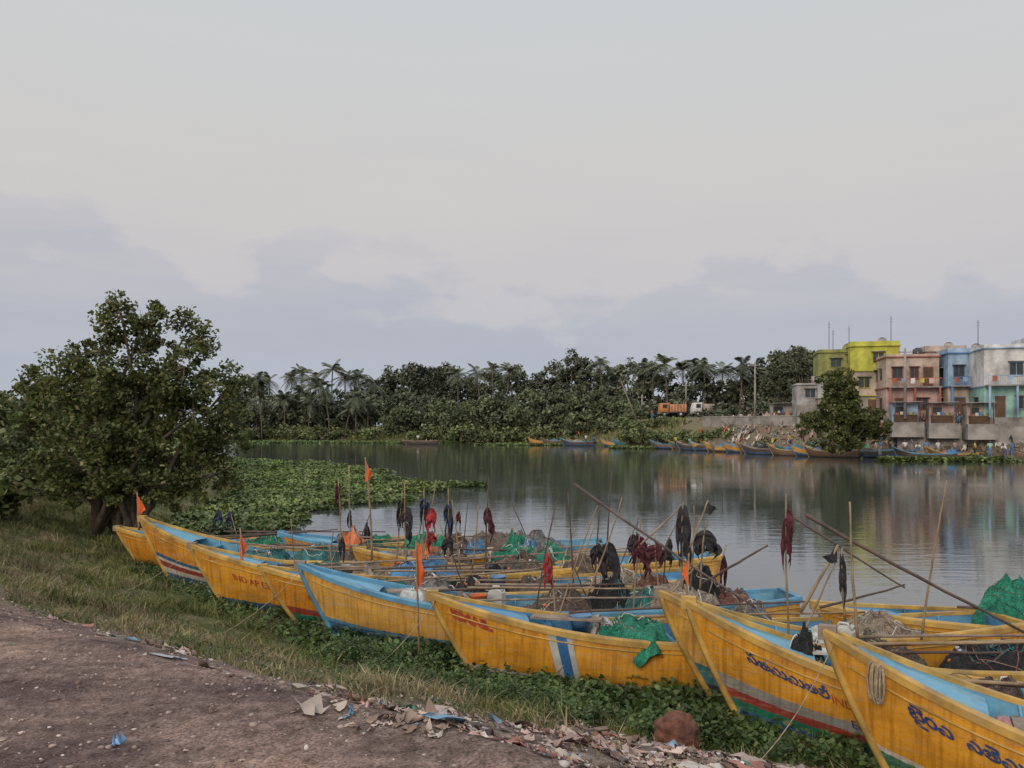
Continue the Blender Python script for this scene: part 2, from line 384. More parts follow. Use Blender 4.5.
pl=[(250,206,376,1),(256,200,372,1),(265,203,378,1),(272,205,374,1),(288,200,371,1),(300,204,366,1.1),(316,198,372,1.1),(331,196,361,1.15),(345,200,370,1),(353,206,374,1),(362,204,370,1),(376,200,378,1),(285,190,392,1),(308,188,394,1.05),(330,186,384,1),(356,188,390,1),(320,192,380,1.1),(295,193,384,1),
 (482,190,365,1),(458,192,368,.9),(505,188,364,.9),(495,190,362,.9),(640,170,360,.9),(655,168,360,.9),(669,165,356,1),(684,168,362,.9),(696,163,358,.9),(706,160,360,.9),(722,162,364,.9),(738,158,357,.9),(746,158,366,.9),(752,160,364,.9),(604,172,356,.9),(345,188,402,.9),(368,190,398,.9),(262,190,394,.9)]
palms('coconut_palms',pl)

def tree_at(name,px,d,ytop,wpx,leaf,lm,zb=None,nsub=9,sr=.4,per=56,tmin=.16):
    x=(px-512)/850*d; zb=gz(x,d) if zb is None else zb; zt=3.6+(425-ytop)/850*d; w=wpx/850*d/2; hh=zt-zb; lb=[]
    for i in range(19):
        tt=rnd.uniform(tmin,.86); ww=w*(1-.9*(abs(tt-.40))**1.1)
        lb.append((rnd.uniform(-1,1)*ww*.74,rnd.uniform(-1,1)*ww*.6,hh*tt,w*.34,w*.34,hh*.14))
    tree(name,(x,d,zb-.2),lb,nsub,sr,per,leaf,lm,[(0,0,0),(.3,.1,0)],0.16)
tree_at('bank_tree',847,86,366,92,0.12,leaf_near,1.2,12,.42,60,.10)
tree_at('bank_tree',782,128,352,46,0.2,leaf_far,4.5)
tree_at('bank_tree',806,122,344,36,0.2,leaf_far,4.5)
tree_at('bank_tree',818,112,374,34,0.15,leaf_near,4.2)

# ------------------------------------------------------------------ water hyacinth
hy=island_mat('hyacinth_mat',[(0,(0.060,0.10,0.025)),(0.5,(0.115,0.165,0.05)),(0.85,(0.18,0.235,0.075)),(1,(0.26,0.26,0.13))],0.5,0.35,0.5,0.1)
mat_poly=np.array([(-11.0,24.5),(-9.8,27.0),(-7.7,28.4),(-8.6,31.5),(-8.4,35.5),(-5.6,40.3),(-2.0,46.6),(-2.6,51),(-7.3,54),(-10.5,66),(-17,78),(-27.5,86),(-34,98),(-20,60),(-15,44),(-13,34),(-12,28)],float)
x=R.uniform(-34,0,330000); y=24+ (R.uniform(0,1,330000)**1.6)*74
sd=sdist(x,y,mat_poly); ok=(sd+ (vnoise(x,y,1.3,3)-.5)*2.4<0)&(vnoise(x,y,2.6,17)+vnoise(x,y,.8,12)*.3>0.28+.12*(sd>-1.5))
x=x[ok];y=y[ok]
z=0.03+R.uniform(0,.26,len(x))*(0.2+vnoise(x,y,.9,4))
P=cards(np.stack([x,y,z],1),R.uniform(.045,.10,len(x))*(1+y/80),LEAF,0.45)
np_mesh('water_hyacinth',P,6,[hy])
pts=[]
for (cx,cy,rx,ry,n) in [(43,85,6.5,2.2,5000),(-30,172,20,4,5000),(20,132,5,4,1500),(-48,175,12,8,3000),(3,152,10,3,2000)]:
    a=R.uniform(0,2*np.pi,n); r=np.sqrt(R.uniform(0,1,n)); pts.append(np.stack([cx+rx*r*np.cos(a),cy+ry*r*np.sin(a),0.05+R.uniform(0,.3,n)],1))
pts=np.concatenate(pts); P=cards(pts,R.uniform(.15,.3,len(pts)),LEAF,.6); np_mesh('water_hyacinth',P,6,[hy])

# ------------------------------------------------------------------ bank grass
grass_m=island_mat('grass_mat',[(0,(0.06,0.09,0.02)),(0.4,(0.11,0.14,0.04)),(0.7,(0.18,0.18,0.07)),(1,(0.30,0.26,0.14))],0.7,0.8,0.6,0.2)
dry_m=island_mat('dry_grass_mat',[(0,(0.14,0.115,0.055)),(0.5,(0.26,0.215,0.125)),(1,(0.42,0.355,0.23))],0.8,0.8,0.6,0.2)
def blades(x,y,h,w,lean=0.5):
    n=len(x); z=ground_z(x,y); B=np.stack([x,y,z-0.01],1)
    az=R.uniform(0,2*np.pi,n); s=np.stack([np.cos(az),np.sin(az),0*az],1)*w[:,None]
    az2=R.uniform(0,2*np.pi,n); l=np.stack([np.cos(az2),np.sin(az2),0*az],1)*(h*R.uniform(.1,lean,n))[:,None]
    up=np.array([0,0,1.])*h[:,None]
    p0=B-s;p1=B+s;p2=B+s*.7+up*.6+l*.4;p3=B-s*.7+up*.6+l*.4
    tip=B+up*.95+l*1.2
    q1=np.stack([p0,p1,p2,p3],1); q2=np.stack([p3,p2,tip+s*.1,tip-s*.1],1)
    return np.stack([q1,q2],1).reshape(-1,4,3)
def sample(n,x0,x1,y0,y1):
    return R.uniform(x0,x1,n),R.uniform(y0,y1,n)
x,y=sample(640000,-20,4,3,30); sd=sdist(x,y); rr=road_r(x,y)+(vnoise(x,y,1.1,9)-.5)*0.9
clear=1-0.97*trash_zone(x,y,sd,rr)
dens=sst(0.1,0.4,sd)*(1-sst(-1.2,-0.1,rr))*(0.12+1.0*sst(.35,.65,vnoise(x,y,.45,21)))*clear*np.exp(-np.maximum(0,y-14)*0.05)
ok=R.uniform(0,1,len(x))<dens*0.8; x=x[ok];y=y[ok];sd=sd[ok];rr=rr[ok]
h=R.uniform(.03,.13,len(x))*(0.35+2.0*vnoise(x,y,.55,22)**1.6); gm=(vnoise(x,y,1.0,31)*0.75+R.uniform(0,.3,len(x))+sst(3.6,0.8,sd)*0.45)>0.70
bl=blades(x,y,h*np.where(gm,1.25,1.0),R.uniform(.0025,.006,len(x))*(1+y/18),1.2)
np_mesh('bank_grass',bl,4,[dry_m,grass_m],np.repeat(gm.astype(int),2))
x,y=sample(160000,-34,4,6,60); sd=sdist(x,y); rr=road_r(x,y)
dens=((sd>0.1)&(sd<1.6)&(y>13))*sst(.45,.65,vnoise(x,y,1.1,41))*0.6 + ((x<-12)&(sd>1))*0.5*sst(.35,.65,vnoise(x,y,2.2,43))+((sd>1.2)&(rr<-1.2)&(x<-1.5))*.35*sst(.62,.75,vnoise(x,y,.7,45))
ok=(R.uniform(0,1,len(x))<dens)&(rr<-1.3)&(sd>0.1); x=x[ok];y=y[ok]
bl=blades(x,y,R.uniform(.12,.34,len(x)),R.uniform(.005,.012,len(x))*(1+y/25),.9)
np_mesh('reed_grass',bl,4,[grass_m])
weed=island_mat('weed_leaf_mat',[(0,(0.035,0.070,0.018)),(0.5,(0.07,0.12,0.035)),(0.9,(0.12,0.175,0.055)),(1,(0.18,0.21,0.09))],0.45,2,0.5,0.2)
def weeds(n,x0,x1,y0,y1,cond,hmax,size,per=26,rad0=.22):
    x,y=sample(n,x0,x1,y0,y1); sd=sdist(x,y); ok=cond(x,y,sd); x=x[ok];y=y[ok]
    z=np.maximum(ground_z(x,y),0.0); C=np.stack([x,y,z],1); C=np.repeat(C,per,0); m_=len(C)
    t=R.uniform(0.1,1,m_); a=R.uniform(0,2*np.pi,m_); hm=np.repeat(R.uniform(.4,1,len(x))*hmax,per)
    C[:,2]+=t*hm; rad=R.uniform(0,rad0,m_); C[:,0]+=np.cos(a)*rad; C[:,1]+=np.sin(a)*rad
    return cards(C,R.uniform(.6,1.3,m_)*size,LEAF,0.5)
W=[weeds(3800,-3.5,5,7,14,lambda x,y,sd:(sd>-0.55)&(sd<0.9)&(vnoise(x,y,.6,51)>.42),.36,.048,20),
   weeds(1300,-9,-2,13,22,lambda x,y,sd:(sd>-0.3)&(sd<0.9)&(vnoise(x,y,.9,52)>.42),.28,.04),
   weeds(1100,-2.6,.6,7.4,12.5,lambda x,y,sd:(sd>0.4)&(sd<2.6)&(vnoise(x,y,.7,55)>.52),.36,.022,50,.17),
   weeds(500,.4,3.6,7.4,10.5,lambda x,y,sd:(sd>0.5)&(sd<1.7)&(vnoise(x,y,.5,56)>.5),.30,.03,40,.17),
   weeds(3400,-12,1.2,5,20,lambda x,y,sd:(sd>0.5)&(road_r(x,y)<-.6)&(vnoise(x,y,.6,57)>.60)&(trash_zone(x,y,sd,road_r(x,y))<.3),.09,.012,34,.14)]
np_mesh('waterside_weeds',np.concatenate(W),6,[weed])

# ------------------------------------------------------------------ stones + litter
import bmesh
bm=bmesh.new(); bmesh.ops.create_icosphere(bm,subdivisions=1,radius=1); iv=np.array([v.co[:] for v in bm.verts]); ifc=np.array([[v.index for v in f.verts] for f in bm.faces]); bm.free()
def stones(name,x,y,s,mat):
    n=len(x); z=ground_z(x,y); sc=s[:,None]*R.uniform(.6,1.3,(n,3))*np.array([1,1,.6])
    V=iv[None]*sc[:,None,:]*R.uniform(.75,1.2,(n,len(iv),1)); V=V+np.stack([x,y,z+s*.15],1)[:,None,:]
    Fc=ifc[None]+(np.arange(n)*len(iv))[:,None,None]
    return np_mesh_idx(name,V.reshape(-1,3),Fc.reshape(-1,3),[mat])
st=island_mat('gravel_mat',[(0,(0.12,0.085,0.075)),(0.5,(0.23,0.17,0.15)),(0.9,(0.37,0.30,0.27)),(1,(0.55,0.5,0.47))],0.9,2,0.7)
x,y=sample(60000,-9,5,2.2,13); rr=road_r(x,y); sd=sdist(x,y)
ok=(rr>-4.2)&(sd>0.9)&(R.uniform(0,1,len(x))<0.22*(.3+1.4*vnoise(x,y,.8,62))+0.8*np.exp(-np.abs(rr+.3)*1.1)*(vnoise(x,y,.6,61)>.35)); x=x[ok];y=y[ok]
stones('gravel',x,y,np.minimum(.035,np.exp(R.normal(-4.95,.5,len(x)))),st)
def scraps(name,x,y,s,mat,lift=0.25):
    n=len(x); g=4; uu=np.linspace(-1,1,g); A,B=np.meshgrid(uu,uu,indexing='ij'); A=A.ravel();B=B.ravel(); k2=g*g
    az=R.uniform(0,2*np.pi,n); U=np.stack([np.cos(az),np.sin(az)],1); Vv=np.stack([-np.sin(az),np.cos(az)],1)
    asp=R.uniform(.25,.9,n); jx=R.normal(0,.26,(n,k2,2)); curl=R.uniform(.2,1,(n,1))
    XY=(U[:,None,:]*(A[None,:,None]*curl[:,:,None]+jx[:,:,0:1])+Vv[:,None,:]*(B[None,:,None]+jx[:,:,1:2])*asp[:,None,None])*s[:,None,None]
    px=XY[:,:,0]+x[:,None]; py=XY[:,:,1]+y[:,None]
    z=ground_z(px.ravel(),py.ravel()).reshape(n,k2)+np.abs(R.normal(0,lift,(n,k2)))*s[:,None]+0.006
    V=np.stack([px,py,z],2); f=np.array([(i*g+j,(i+1)*g+j,(i+1)*g+j+1,i*g+j+1) for i in range(g-1) for j in range(g-1)])
    Fc=f[None]+(np.arange(n)*k2)[:,None,None]
    return np_mesh_idx(name,V.reshape(-1,3),Fc.reshape(-1,4),[mat],smooth=True)
pal=[(0,(0.46,0.36,0.31)),(.14,(0.30,0.21,0.17)),(.26,(0.54,0.48,0.44)),(.36,(0.42,0.28,0.24)),(.48,(0.24,0.17,0.13)),(.58,(0.50,0.42,0.35)),(.69,(0.14,0.11,0.10)),(.77,(0.36,0.16,0.13)),(.81,(0.60,0.43,0.39)),(.88,(0.16,0.30,0.42)),(.905,(0.66,0.64,0.63)),(.945,(0.52,0.34,0.32)),(.975,(0.25,0.35,0.45)),(.99,(0.08,0.25,0.2))]
litm=island_mat('litter_mat',pal,0.6,5,0.75,0.1,'CONSTANT')
x,y=sample(80000,-6,5,4,11); rr=road_r(x,y)+(vnoise(x,y,.9,71)-.5)*.7; sd=sdist(x,y)
strip=trash_zone(x,y,sd,rr)*(0.22+1.0*sst(.3,.62,vnoise(x,y,.45,72)))
edge=np.exp(-((rr+0.25)/0.32)**2)*.35*sst(.40,.7,vnoise(x,y,.7,75))*(x<0)
w=strip+edge
ok=(R.uniform(0,1,len(x))<w*0.36)&(sd>0.25); x=x[ok];y=y[ok]
scraps('litter',x,y,np.minimum(.085,np.exp(R.normal(-3.6,.5,len(x)))),litm,.32)
bigm=(R.uniform(0,1,len(x))<.045)&(x>-.6); scraps('cloth_litter',x[bigm],y[bigm],R.uniform(.07,.17,bigm.sum()),litm,.22)
x,y=sample(1800,-9,2,2.5,12); rr=road_r(x,y); ok=(rr>-.8)&(rr<4)&(R.uniform(0,1,len(x))<.35); x=x[ok];y=y[ok]
scraps('dry_leaf_litter',x,y,R.uniform(.006,.018,len(x)),litm)
blue_pl=pmat('blue_plastic_mat',(0.10,0.28,0.55),(0.25,0.4,0.6),0.4)
scraps('plastic_bag',np.array([-1.95,-1.97]),np.array([4.22,4.23]),np.array([0.045,.035]),blue_pl,.7)
white_pl=pmat('pale_cloth_mat',(0.40,0.44,0.50),(0.36,0.33,0.33),0.6)
scraps('cloth_rag',np.array([-2.5,-2.6,-2.4]),np.array([6.15,6.1,6.2]),np.array([.09,.06,.06]),white_pl,.12)
mb=MB(); lat=pmat('laterite_mat',(0.22,0.085,0.052),(0.10,0.040,0.026),.95,9,1.0,22,.04)
P=[]
for i in range(41):
    th=math.pi*i/40; row=[]
    for j in range(61):
        ph=2*math.pi*(j%60)/60; d_=Vector((math.sin(th)*math.cos(ph),math.sin(th)*math.sin(ph),math.cos(th)))
        k_=1+.18*mnoise.noise(d_*1.8+Vector((3,0,0)))+.10*mnoise.fractal(d_*5,1,2,4); row.append(Vector((d_.x*1.05,d_.y,d_.z*.95))*.20*k_)
    P.append(row)
mb.grid(P,lat); o=mb.obj('laterite_rock'); o.location=(1.47,7.6,gz(1.47,7.6)+.14)

# ------------------------------------------------------------------ boats
zk=-0.2
class Hull:
    def __init__(s,L,B,ztip,zmid=0.68,rake=0.85): s.L=L;s.B=B;s.zt=ztip;s.zm=zmid;s.rake=rake
    def zs(s,t):
        z=s.zm
        if t<.48: z+=(s.zt-s.zm)*(1-t/.48)**2.1
        if t>.55: z+=.16*((t-.55)/.45)**2
        return z
    def b(s,t):
        r=min(1,t/.5); b=s.B*(1-(1-r)**2.1)**.85+0.035*(1-r)
        if t>.6: b*=1-.42*((t-.6)/.4)**2
        return b
    def pt(s,t,vz,side=-1,off=0.0):
        w=min(1,max(0,t)/.32); e=1+.75*w; g=1.15+1.5*w
        q=max(0,vz)**(1/e); zz=s.zs(t)
        y=s.b(t)*(1-(1-min(q,1))**g)+off
        x=t*s.L+s.rake*(1-vz)**1.25*(1-t)**5
        return Vector((x,side*y,zk+(zz-zk)*vz))
def hull_mat(name,stops,fade=0.4,seed=0.0):
    m,nt,b=new_mat(name)
    uvn=nt.nodes.new('ShaderNodeUVMap'); uvn.uv_map='UVMap'
    sx=nt.nodes.new('ShaderNodeSeparateXYZ'); nt.links.new(uvn.outputs[0],sx.inputs[0])
    tc=nt.nodes.new('ShaderNodeTexCoord').outputs['Object']
    mp=nt.nodes.new('ShaderNodeMapping'); mp.inputs['Location'].default_value=(seed*3.1,0,0); mp.inputs['Scale'].default_value=(.55,1,1.6); nt.links.new(tc,mp.inputs[0])
    n0=noise(nt,14,5,mp.outputs[0])
    v=mth(nt,'ADD',sx.outputs[1],mth(nt,'MULTIPLY_ADD',n0.outputs['Fac'],.022,-.011))
    r=ramp(nt,stops,'CONSTANT'); nt.links.new(v,r.inputs[0])
    n1=noise(nt,2.0,8,mp.outputs[0],.7); r1=ramp(nt,[(.33,(1.10,1.05,1.0)),(.55,(0.80,0.72,0.64)),(.75,(.42,.35,.30))]); nt.links.new(n1.outputs['Fac'],r1.inputs[0])
    c=mixc(nt,1,r.outputs[0],r1.outputs[0],'MULTIPLY')
    mp2=nt.nodes.new('ShaderNodeMapping'); mp2.inputs['Scale'].default_value=(1.2,1,9); mp2.inputs['Location'].default_value=(seed,2,seed); nt.links.new(tc,mp2.inputs[0])
    n2=noise(nt,2.6,8,mp2.outputs[0],.72); r2=ramp(nt,[(.52,(0,0,0)),(.68,(1,1,1))]); nt.links.new(n2.outputs['Fac'],r2.inputs[0])
    c=mixc(nt,mth(nt,'MULTIPLY',r2.outputs[0],fade),c,(0.44,0.36,0.26))
    n3=noise(nt,16,6,mp2.outputs[0],.7); r3=ramp(nt,[(.58,(0,0,0)),(.66,(1,1,1))]); nt.links.new(n3.outputs['Fac'],r3.inputs[0])
    c=mixc(nt,mth(nt,'MULTIPLY',r3.outputs[0],.65),c,(0.12,0.09,0.06))
    mp4=nt.nodes.new('ShaderNodeMapping'); mp4.inputs['Scale'].default_value=(9,1,.7); nt.links.new(tc,mp4.inputs[0])
    n4=noise(nt,2.2,5,mp4.outputs[0],.6); r4=ramp(nt,[(.46,(1,1,1)),(.72,(.5,.43,.36))]); nt.links.new(n4.outputs['Fac'],r4.inputs[0])
    c=mixc(nt,.85,c,r4.outputs[0],'MULTIPLY')
    n6=noise(nt,30,5,tc,.7); e_=mth(nt,'MULTIPLY_ADD',sx.outputs[1],9,-8.1,clamp=True); e2=mth(nt,'MULTIPLY',e_,mth(nt,'MULTIPLY_ADD',n6.outputs['Fac'],5,-2.2,clamp=True)); c=mixc(nt,mth(nt,'MULTIPLY',e2,.75),c,(0.17,.13,.10))
    sz=nt.nodes.new('ShaderNodeSeparateXYZ'); nt.links.new(tc,sz.inputs[0])
    k_=mth(nt,'MULTIPLY_ADD',sz.outputs[2],-7,mth(nt,'MULTIPLY_ADD',n1.outputs['Fac'],1.2,.4),clamp=True)
    c=mixc(nt,mth(nt,'MULTIPLY',k_,.65),c,(0.08,0.07,0.05))
    nt.links.new(c,b.inputs['Base Color'])
    rr=mth(nt,'MULTIPLY_ADD',n1.outputs['Fac'],.5,.28); nt.links.new(rr,b.inputs['Roughness'])
    add_bump(nt,b,mth(nt,'ADD',n2.outputs['Fac'],mth(nt,'MULTIPLY',n1.outputs['Fac'],1.5)),.2,.02)
    return m
Y1=(0.74,0.36,0.030); Y2=(0.68,0.30,0.025); Y3=(0.66,0.38,0.08)
BL=(0.035,0.13,0.32); WH=(0.62,0.60,0.56); RD=(0.32,0.055,0.04); GN=(0.02,0.18,0.12); TL=(0.05,0.20,0.25); BK=(0.035,0.04,0.06); GY=(0.32,0.34,0.35)
in_blue=pmat('boat_interior_blue_mat',(0.11,0.33,0.50),(0.18,0.36,0.46),.6,3,.3,20,.01,.5)
in_blue2=pmat('boat_interior_deep_blue_mat',(0.06,0.23,0.43),(0.12,0.30,0.44),.6,3,.3,20,.01,.5)
rim_blue=pmat('gunwale_blue_mat',(0.10,0.32,0.50),(0.09,0.22,0.34),.5,3,.3,25,.01,.45)
rim_yel=pmat('gunwale_yellow_mat',(0.60,0.36,0.07),(0.38,0.24,0.08),.5,4,.3,25,.01,.45)
wood=pmat('weathered_wood_mat',(0.32,0.25,0.19),(0.18,0.13,0.10),.85,7,.5,30,.01)
bamboo=pmat('bamboo_mat',(0.34,0.24,0.14),(0.19,0.12,0.07),.6,5,.3,30,.005)
dark_pole=pmat('dark_pole_mat',(0.13,0.08,0.065),(0.06,0.04,0.035),.7,5,.3,30,.005)
rope_m=pmat('rope_mat',(0.42,0.33,0.22),(0.25,0.19,0.13),.9,20,.5,90,.004)
whitep=pmat('white_plastic_mat',(0.62,0.60,0.56),(0.5,0.48,0.44),.4,4,.1)
def put_uv(me,uvs):
    uv=me.uv_layers.new(name='UVMap')
    li=np.zeros(len(me.loops),np.int32); me.loops.foreach_get('vertex_index',li); arr=np.asarray(uvs,np.float32)[li]
    uv.data.foreach_set('uv',arr.ravel())
def text_tris(s,size,bold=0.0):
    cu=bpy.data.curves.new('t','FONT'); cu.body=s; cu.size=size; cu.resolution_u=3; cu.offset=bold
    o=link(bpy.data.objects.new('t',cu)); bpy.context.view_layer.update()
    me=bpy.data.meshes.new_from_object(o.evaluated_get(bpy.context.evaluated_depsgraph_get()))
    vs=[(v.co.x,v.co.y) for v in me.vertices]; fs=[list(p.vertices) for p in me.polygons]
    bpy.data.objects.remove(o); bpy.data.curves.remove(cu); return vs,fs
def make_boat(x,y,hd,L,B,ztip,stops,rim,inn,seed=0,texts=(),bands=(),roll=0,full=True,name='fishing_boat',pitch=0,fade=.4,zmid=.68):
    hu=Hull(L,B,ztip,zmid); root=empty(name,(x,y,0.0),math.radians(hd),math.radians(roll),math.radians(pitch))
    nt_=46 if full else 20; nv=14 if full else 8
    ts=[ (i/nt_)**1.25 for i in range(nt_+1)]
    vs=[];uv=[];fs=[]
    for side in (-1,1):
        o=len(vs)
        for t in ts:
            for j in range(nv+1):
                vz=j/nv; vs.append(hu.pt(t,vz,side)); uv.append((t,vz))
        for i in range(nt_):
            for j in range(nv):
                q=(o+i*(nv+1)+j,o+(i+1)*(nv+1)+j,o+(i+1)*(nv+1)+j+1,o+i*(nv+1)+j+1)
                fs.append(q if side<0 else q[::-1])
    for idx,fl in ((0,0),(nt_,1)):
        for j in range(nv):
            a=idx*(nv+1)+j; c_=(nt_+1)*(nv+1)+a
            q=(a,a+1,c_+1,c_); fs.append(q if not fl else q[::-1])
    me=bpy.data.meshes.new('hull'); me.from_pydata([tuple(v) for v in vs],[],fs); me.materials.append(hull_mat('hull_paint',stops,fade,seed))
    me.polygons.foreach_set('use_smooth',[True]*len(fs)); me.update(); put_uv(me,uv)
    o=link(bpy.data.objects.new('hull',me)); o.parent=root
    mb=MB()
    for side in (-1,1):
        P=[]
        for t in ts:
            t2=min(.985,max(.03,t)); row=[]
            for j in range(7):
                vz=1-j/6*.72
                p=hu.pt(t2,vz,side); y_=max(0.0,abs(p.y)-.05); row.append(Vector((min(p.x,L*.985),side*y_,p.z-0.0)))
            row.append(Vector((row[-1].x,0,row[-1].z-.01))); P.append(row)
        mb.grid(P,inn)
    T=[hu.pt(.985,1-j/6*.72,-1) for j in range(7)]
    mb.grid([[Vector((p.x,-max(0,abs(p.y)-.05),p.z)) for p in T],[Vector((p.x,max(0,abs(p.y)-.05),p.z)) for p in T]],inn)
    P=[]
    for t in [.02,.05,.08,.11,.14,.165]:
        p=hu.pt(t,1,-1); yy=max(.01,abs(p.y)-.04); P.append([Vector((p.x,-yy,p.z-.05)),Vector((p.x,0,p.z-.02)),Vector((p.x,yy,p.z-.05))])
    mb.grid(P,inn)
    k_=0
    for t in ([.2,.3,.41,.52,.63,.74,.85,.94] if full else [.3,.55,.8]):
        p=hu.pt(t,1,-1); yy=abs(p.y)-.03; z=p.z-.14; wd=.11 if k_%2 else .07
        mb.box((p.x-wd,-yy,z-.03),(p.x+wd,yy,z+.012),wood if (k_+seed)%4==1 else inn); k_+=1
    if full:
        for q in range(16):
            t=.2+q*.048
            for side in (-1,1):
                mb.tube([hu.pt(t,v_,side,-.065) for v_ in (.98,.8,.6,.4)],.018,inn,5)
    mb.obj('inner_shell_and_thwarts',root)
    mb=MB()
    for side in (-1,1):
        P=[]
        for t in ts:
            p=hu.pt(t,1,side); yy=abs(p.y)
            dx=-.03*(t==0)
            row=[(yy+.028,-.07),(yy+.03,.0),(yy+.02,.022),(yy-.055,.022),(yy-.058,-.03)]
            P.append([Vector((p.x+dx,side*max(0 if q>1 else .0,a),p.z+z)) for q,(a,z) in enumerate(row)])
        if side>0: P=[r[::-1] for r in P]
        mb.grid(P,rim,False)
    p=hu.pt(1,1,-1); mb.box((p.x-.05,-abs(p.y)-.02,p.z-.05),(p.x+.04,abs(p.y)+.02,p.z+.026),rim)
    p=hu.pt(0,1,-1); mb.box((p.x-.07,-.07,p.z-.10),(p.x+.10,.07,p.z+.035),wood if seed%2 else rim)
    mb.tube([hu.pt(0,1-j/10,-1)*1.0 for j in range(11)],[.045]*11,rim,6)
    if full:
        for side in (-1,1):
            mb.tube([hu.pt(t,.86,side,.004) for t in ts[2:]],.012,rim_yel if seed%2 else rim,6)
    mb.obj('gunwale',root)
    for (s,size,u0,drop,mat,bold) in texts:
        tv,tf=text_tris(s,size,bold); mb=MB(); pv=[]
        for (a,b2) in tv:
            t=(u0+a)/L; zz=hu.zs(t); z=zz-drop+b2; vz=(z-zk)/(zz-zk); p=hu.pt(t,vz,-1,.010)
            pv.append(p)
        mb.add(pv,tf,mat); mb.obj('lettering',root)
    for (u0,u1,v0,v1,mat) in bands:
        mb=MB(); mb.grid([[hu.pt((u0+(u1-u0)*i/3)/L,v0+(v1-v0)*j/10,-1,.008) for j in range(11)] for i in range(4)],mat); mb.obj('painted_band',root)
    return root,hu
ink_blue=pmat('blue_lettering_mat',(0.02,0.045,0.16),(0.05,0.08,0.18),.5,20,.0)
ink_red=pmat('red_lettering_mat',(0.35,0.04,0.025),(0.45,0.10,0.05),.5,20,.0)
ink_white=pmat('white_paint_mat',(0.55,0.55,0.52),(0.42,0.40,0.36),.5,6,.0)
band_blue=pmat('blue_band_mat',BL,(0.05,0.2,0.42),.5,6,.0)
boats=[]
def BT(*a,**k): r=make_boat(*a,**k); boats.append(r); return r
BT(-9.9,21.3,-3,8,.8,1.05,[(0,BL),(.3,Y2)],rim_yel,in_blue,1)
BT(-8.45,19.4,-6,8,.82,1.5,[(0,BL),(.28,WH),(.36,RD),(.45,WH),(.50,BL),(.56,Y2)],rim_yel,in_blue,2,fade=.7)
BT(-6.2,16.4,5,8,.8,1.3,[(0,BK),(.2,BL),(.33,Y1)],rim_yel,in_blue,3,texts=[("IND AP E3 702",.17,.75,.42,ink_red,.002),("702",.10,1.5,.62,ink_red,0)],roll=-2,fade=.5)
BT(-4.4,14.95,7,8,.78,1.12,[(0,BK),(.27,GN),(.38,RD),(.48,Y2)],rim_yel,in_blue2,4,texts=[("IND AP E3 51",.12,.7,.40,ink_red,0)],fade=.45)
BT(-3.45,13.75,1,8,.8,1.36,[(0,BL),(.42,(0.08,0.26,0.42)),(.46,Y3)],rim_blue,in_blue,5,fade=.75,roll=-2)
BT(-1.12,11.75,3,8.2,.84,1.27,[(0,BK),(.20,BL),(.30,WH),(.35,Y1)],rim_yel,in_blue2,6,texts=[("ISMAIL",.19,.22,.25,ink_red,.012)],bands=[(1.55,1.66,.35,.93,ink_white),(1.66,1.80,.35,.93,band_blue),(1.80,1.88,.35,.93,ink_white)],roll=-2,fade=.4)
BT(1.9,10.95,-3,8,.78,1.48,[(0,BK),(.3,TL),(.46,Y3)],rim_yel,in_blue,7,fade=.7)
TE1="\u0c38\u0c24\u0c2e\u0c2e\u0c24\u0c32\u0c3f"; TE2="\u0c2c\u0c48\u0c30\u0c35  \u0c28\u0c24\u0c46\u0c2e\u0c2e"
BT(2.02,9.8,-15,8.4,.84,1.58,[(0,BK),(.24,BL),(.34,GN),(.41,RD),(.48,GY),(.57,Y1)],rim_yel,in_blue,8,texts=[(TE1,.17,.58,.34,ink_blue,.006),("IND APE9 427",.125,1.45,.36,ink_red,.001),("E-9",.12,1.6,.56,ink_blue,.002)],roll=-2,fade=.55)
BT(3.06,8.3,-26,8.4,.86,1.6,[(0,BK),(.26,GN),(.40,WH),(.43,Y1)],rim_yel,in_blue,9,texts=[(TE2,.18,.66,.36,ink_blue,.006)],roll=-2,fade=.45)
BT(-5.6,20.6,-3,7.8,.78,1.0,[(0,BL),(.4,WH),(.5,Y2)],rim_blue,in_blue,10)
BT(4.6,12.9,-3,7.5,.72,0.9,[(0,BK),(.3,BL),(.6,Y1)],rim_yel,in_blue2,12)
BT(-3.4,18.15,1,7.8,.78,1.0,[(0,BL),(.4,WH),(.5,Y3)],rim_yel,in_blue,13)

brn=(0.20,0.125,0.08); GR2=(0.30,0.26,0.22); DK=(0.07,0.055,0.05)
far_b=[(528,152,5,Y3,6.3),(541,151,22,brn,5),(560,148,-18,DK,6.3),(566,150,3,GR2,6.3),(600,143,-25,Y3,6),(612,139,-12,TL,6),(628,136,12,DK,6),(646,133,5,GR2,6.3),(650,130,-40,brn,6),(668,127,-18,TL,6),(676,123,-45,DK,6),(690,120,0,Y3,6.3),(704,116,-46,Y3,6.3),(709,114,12,GR2,6),(722,112,-30,Y2,6.3),(736,109,8,brn,6),(740,106,-40,DK,6.3),(757,105,14,GR2,6),(768,102,-50,brn,6.3),(774,101,9,TL,6),(790,98,-18,Y3,6.3),(803,97,-45,brn,6.3),(818,97,16,GR2,6),(838,94,-3,DK,6.3),(700,123,-25,brn,6),(728,116,-32,TL,6),(772,106,-24,Y3,6),(970,89,-8,GR2,7),(1000,85.5,4,brn,7),(892,88.5,-22,DK,6),(925,87,-5,brn,5.5)]
for i,(px,d,hd,cc,L_) in enumerate(far_b):
    r_,h_=make_boat((px-512)/850*d,d,hd,L_,.8,1.4,[(0,BK),(.3,BL if i%3 else brn),(.5,cc)],(rim_yel,wood,rim_blue)[i%3],in_blue2 if i%2 else wood,i,full=False,zmid=.7,pitch=rnd.uniform(-1,1))
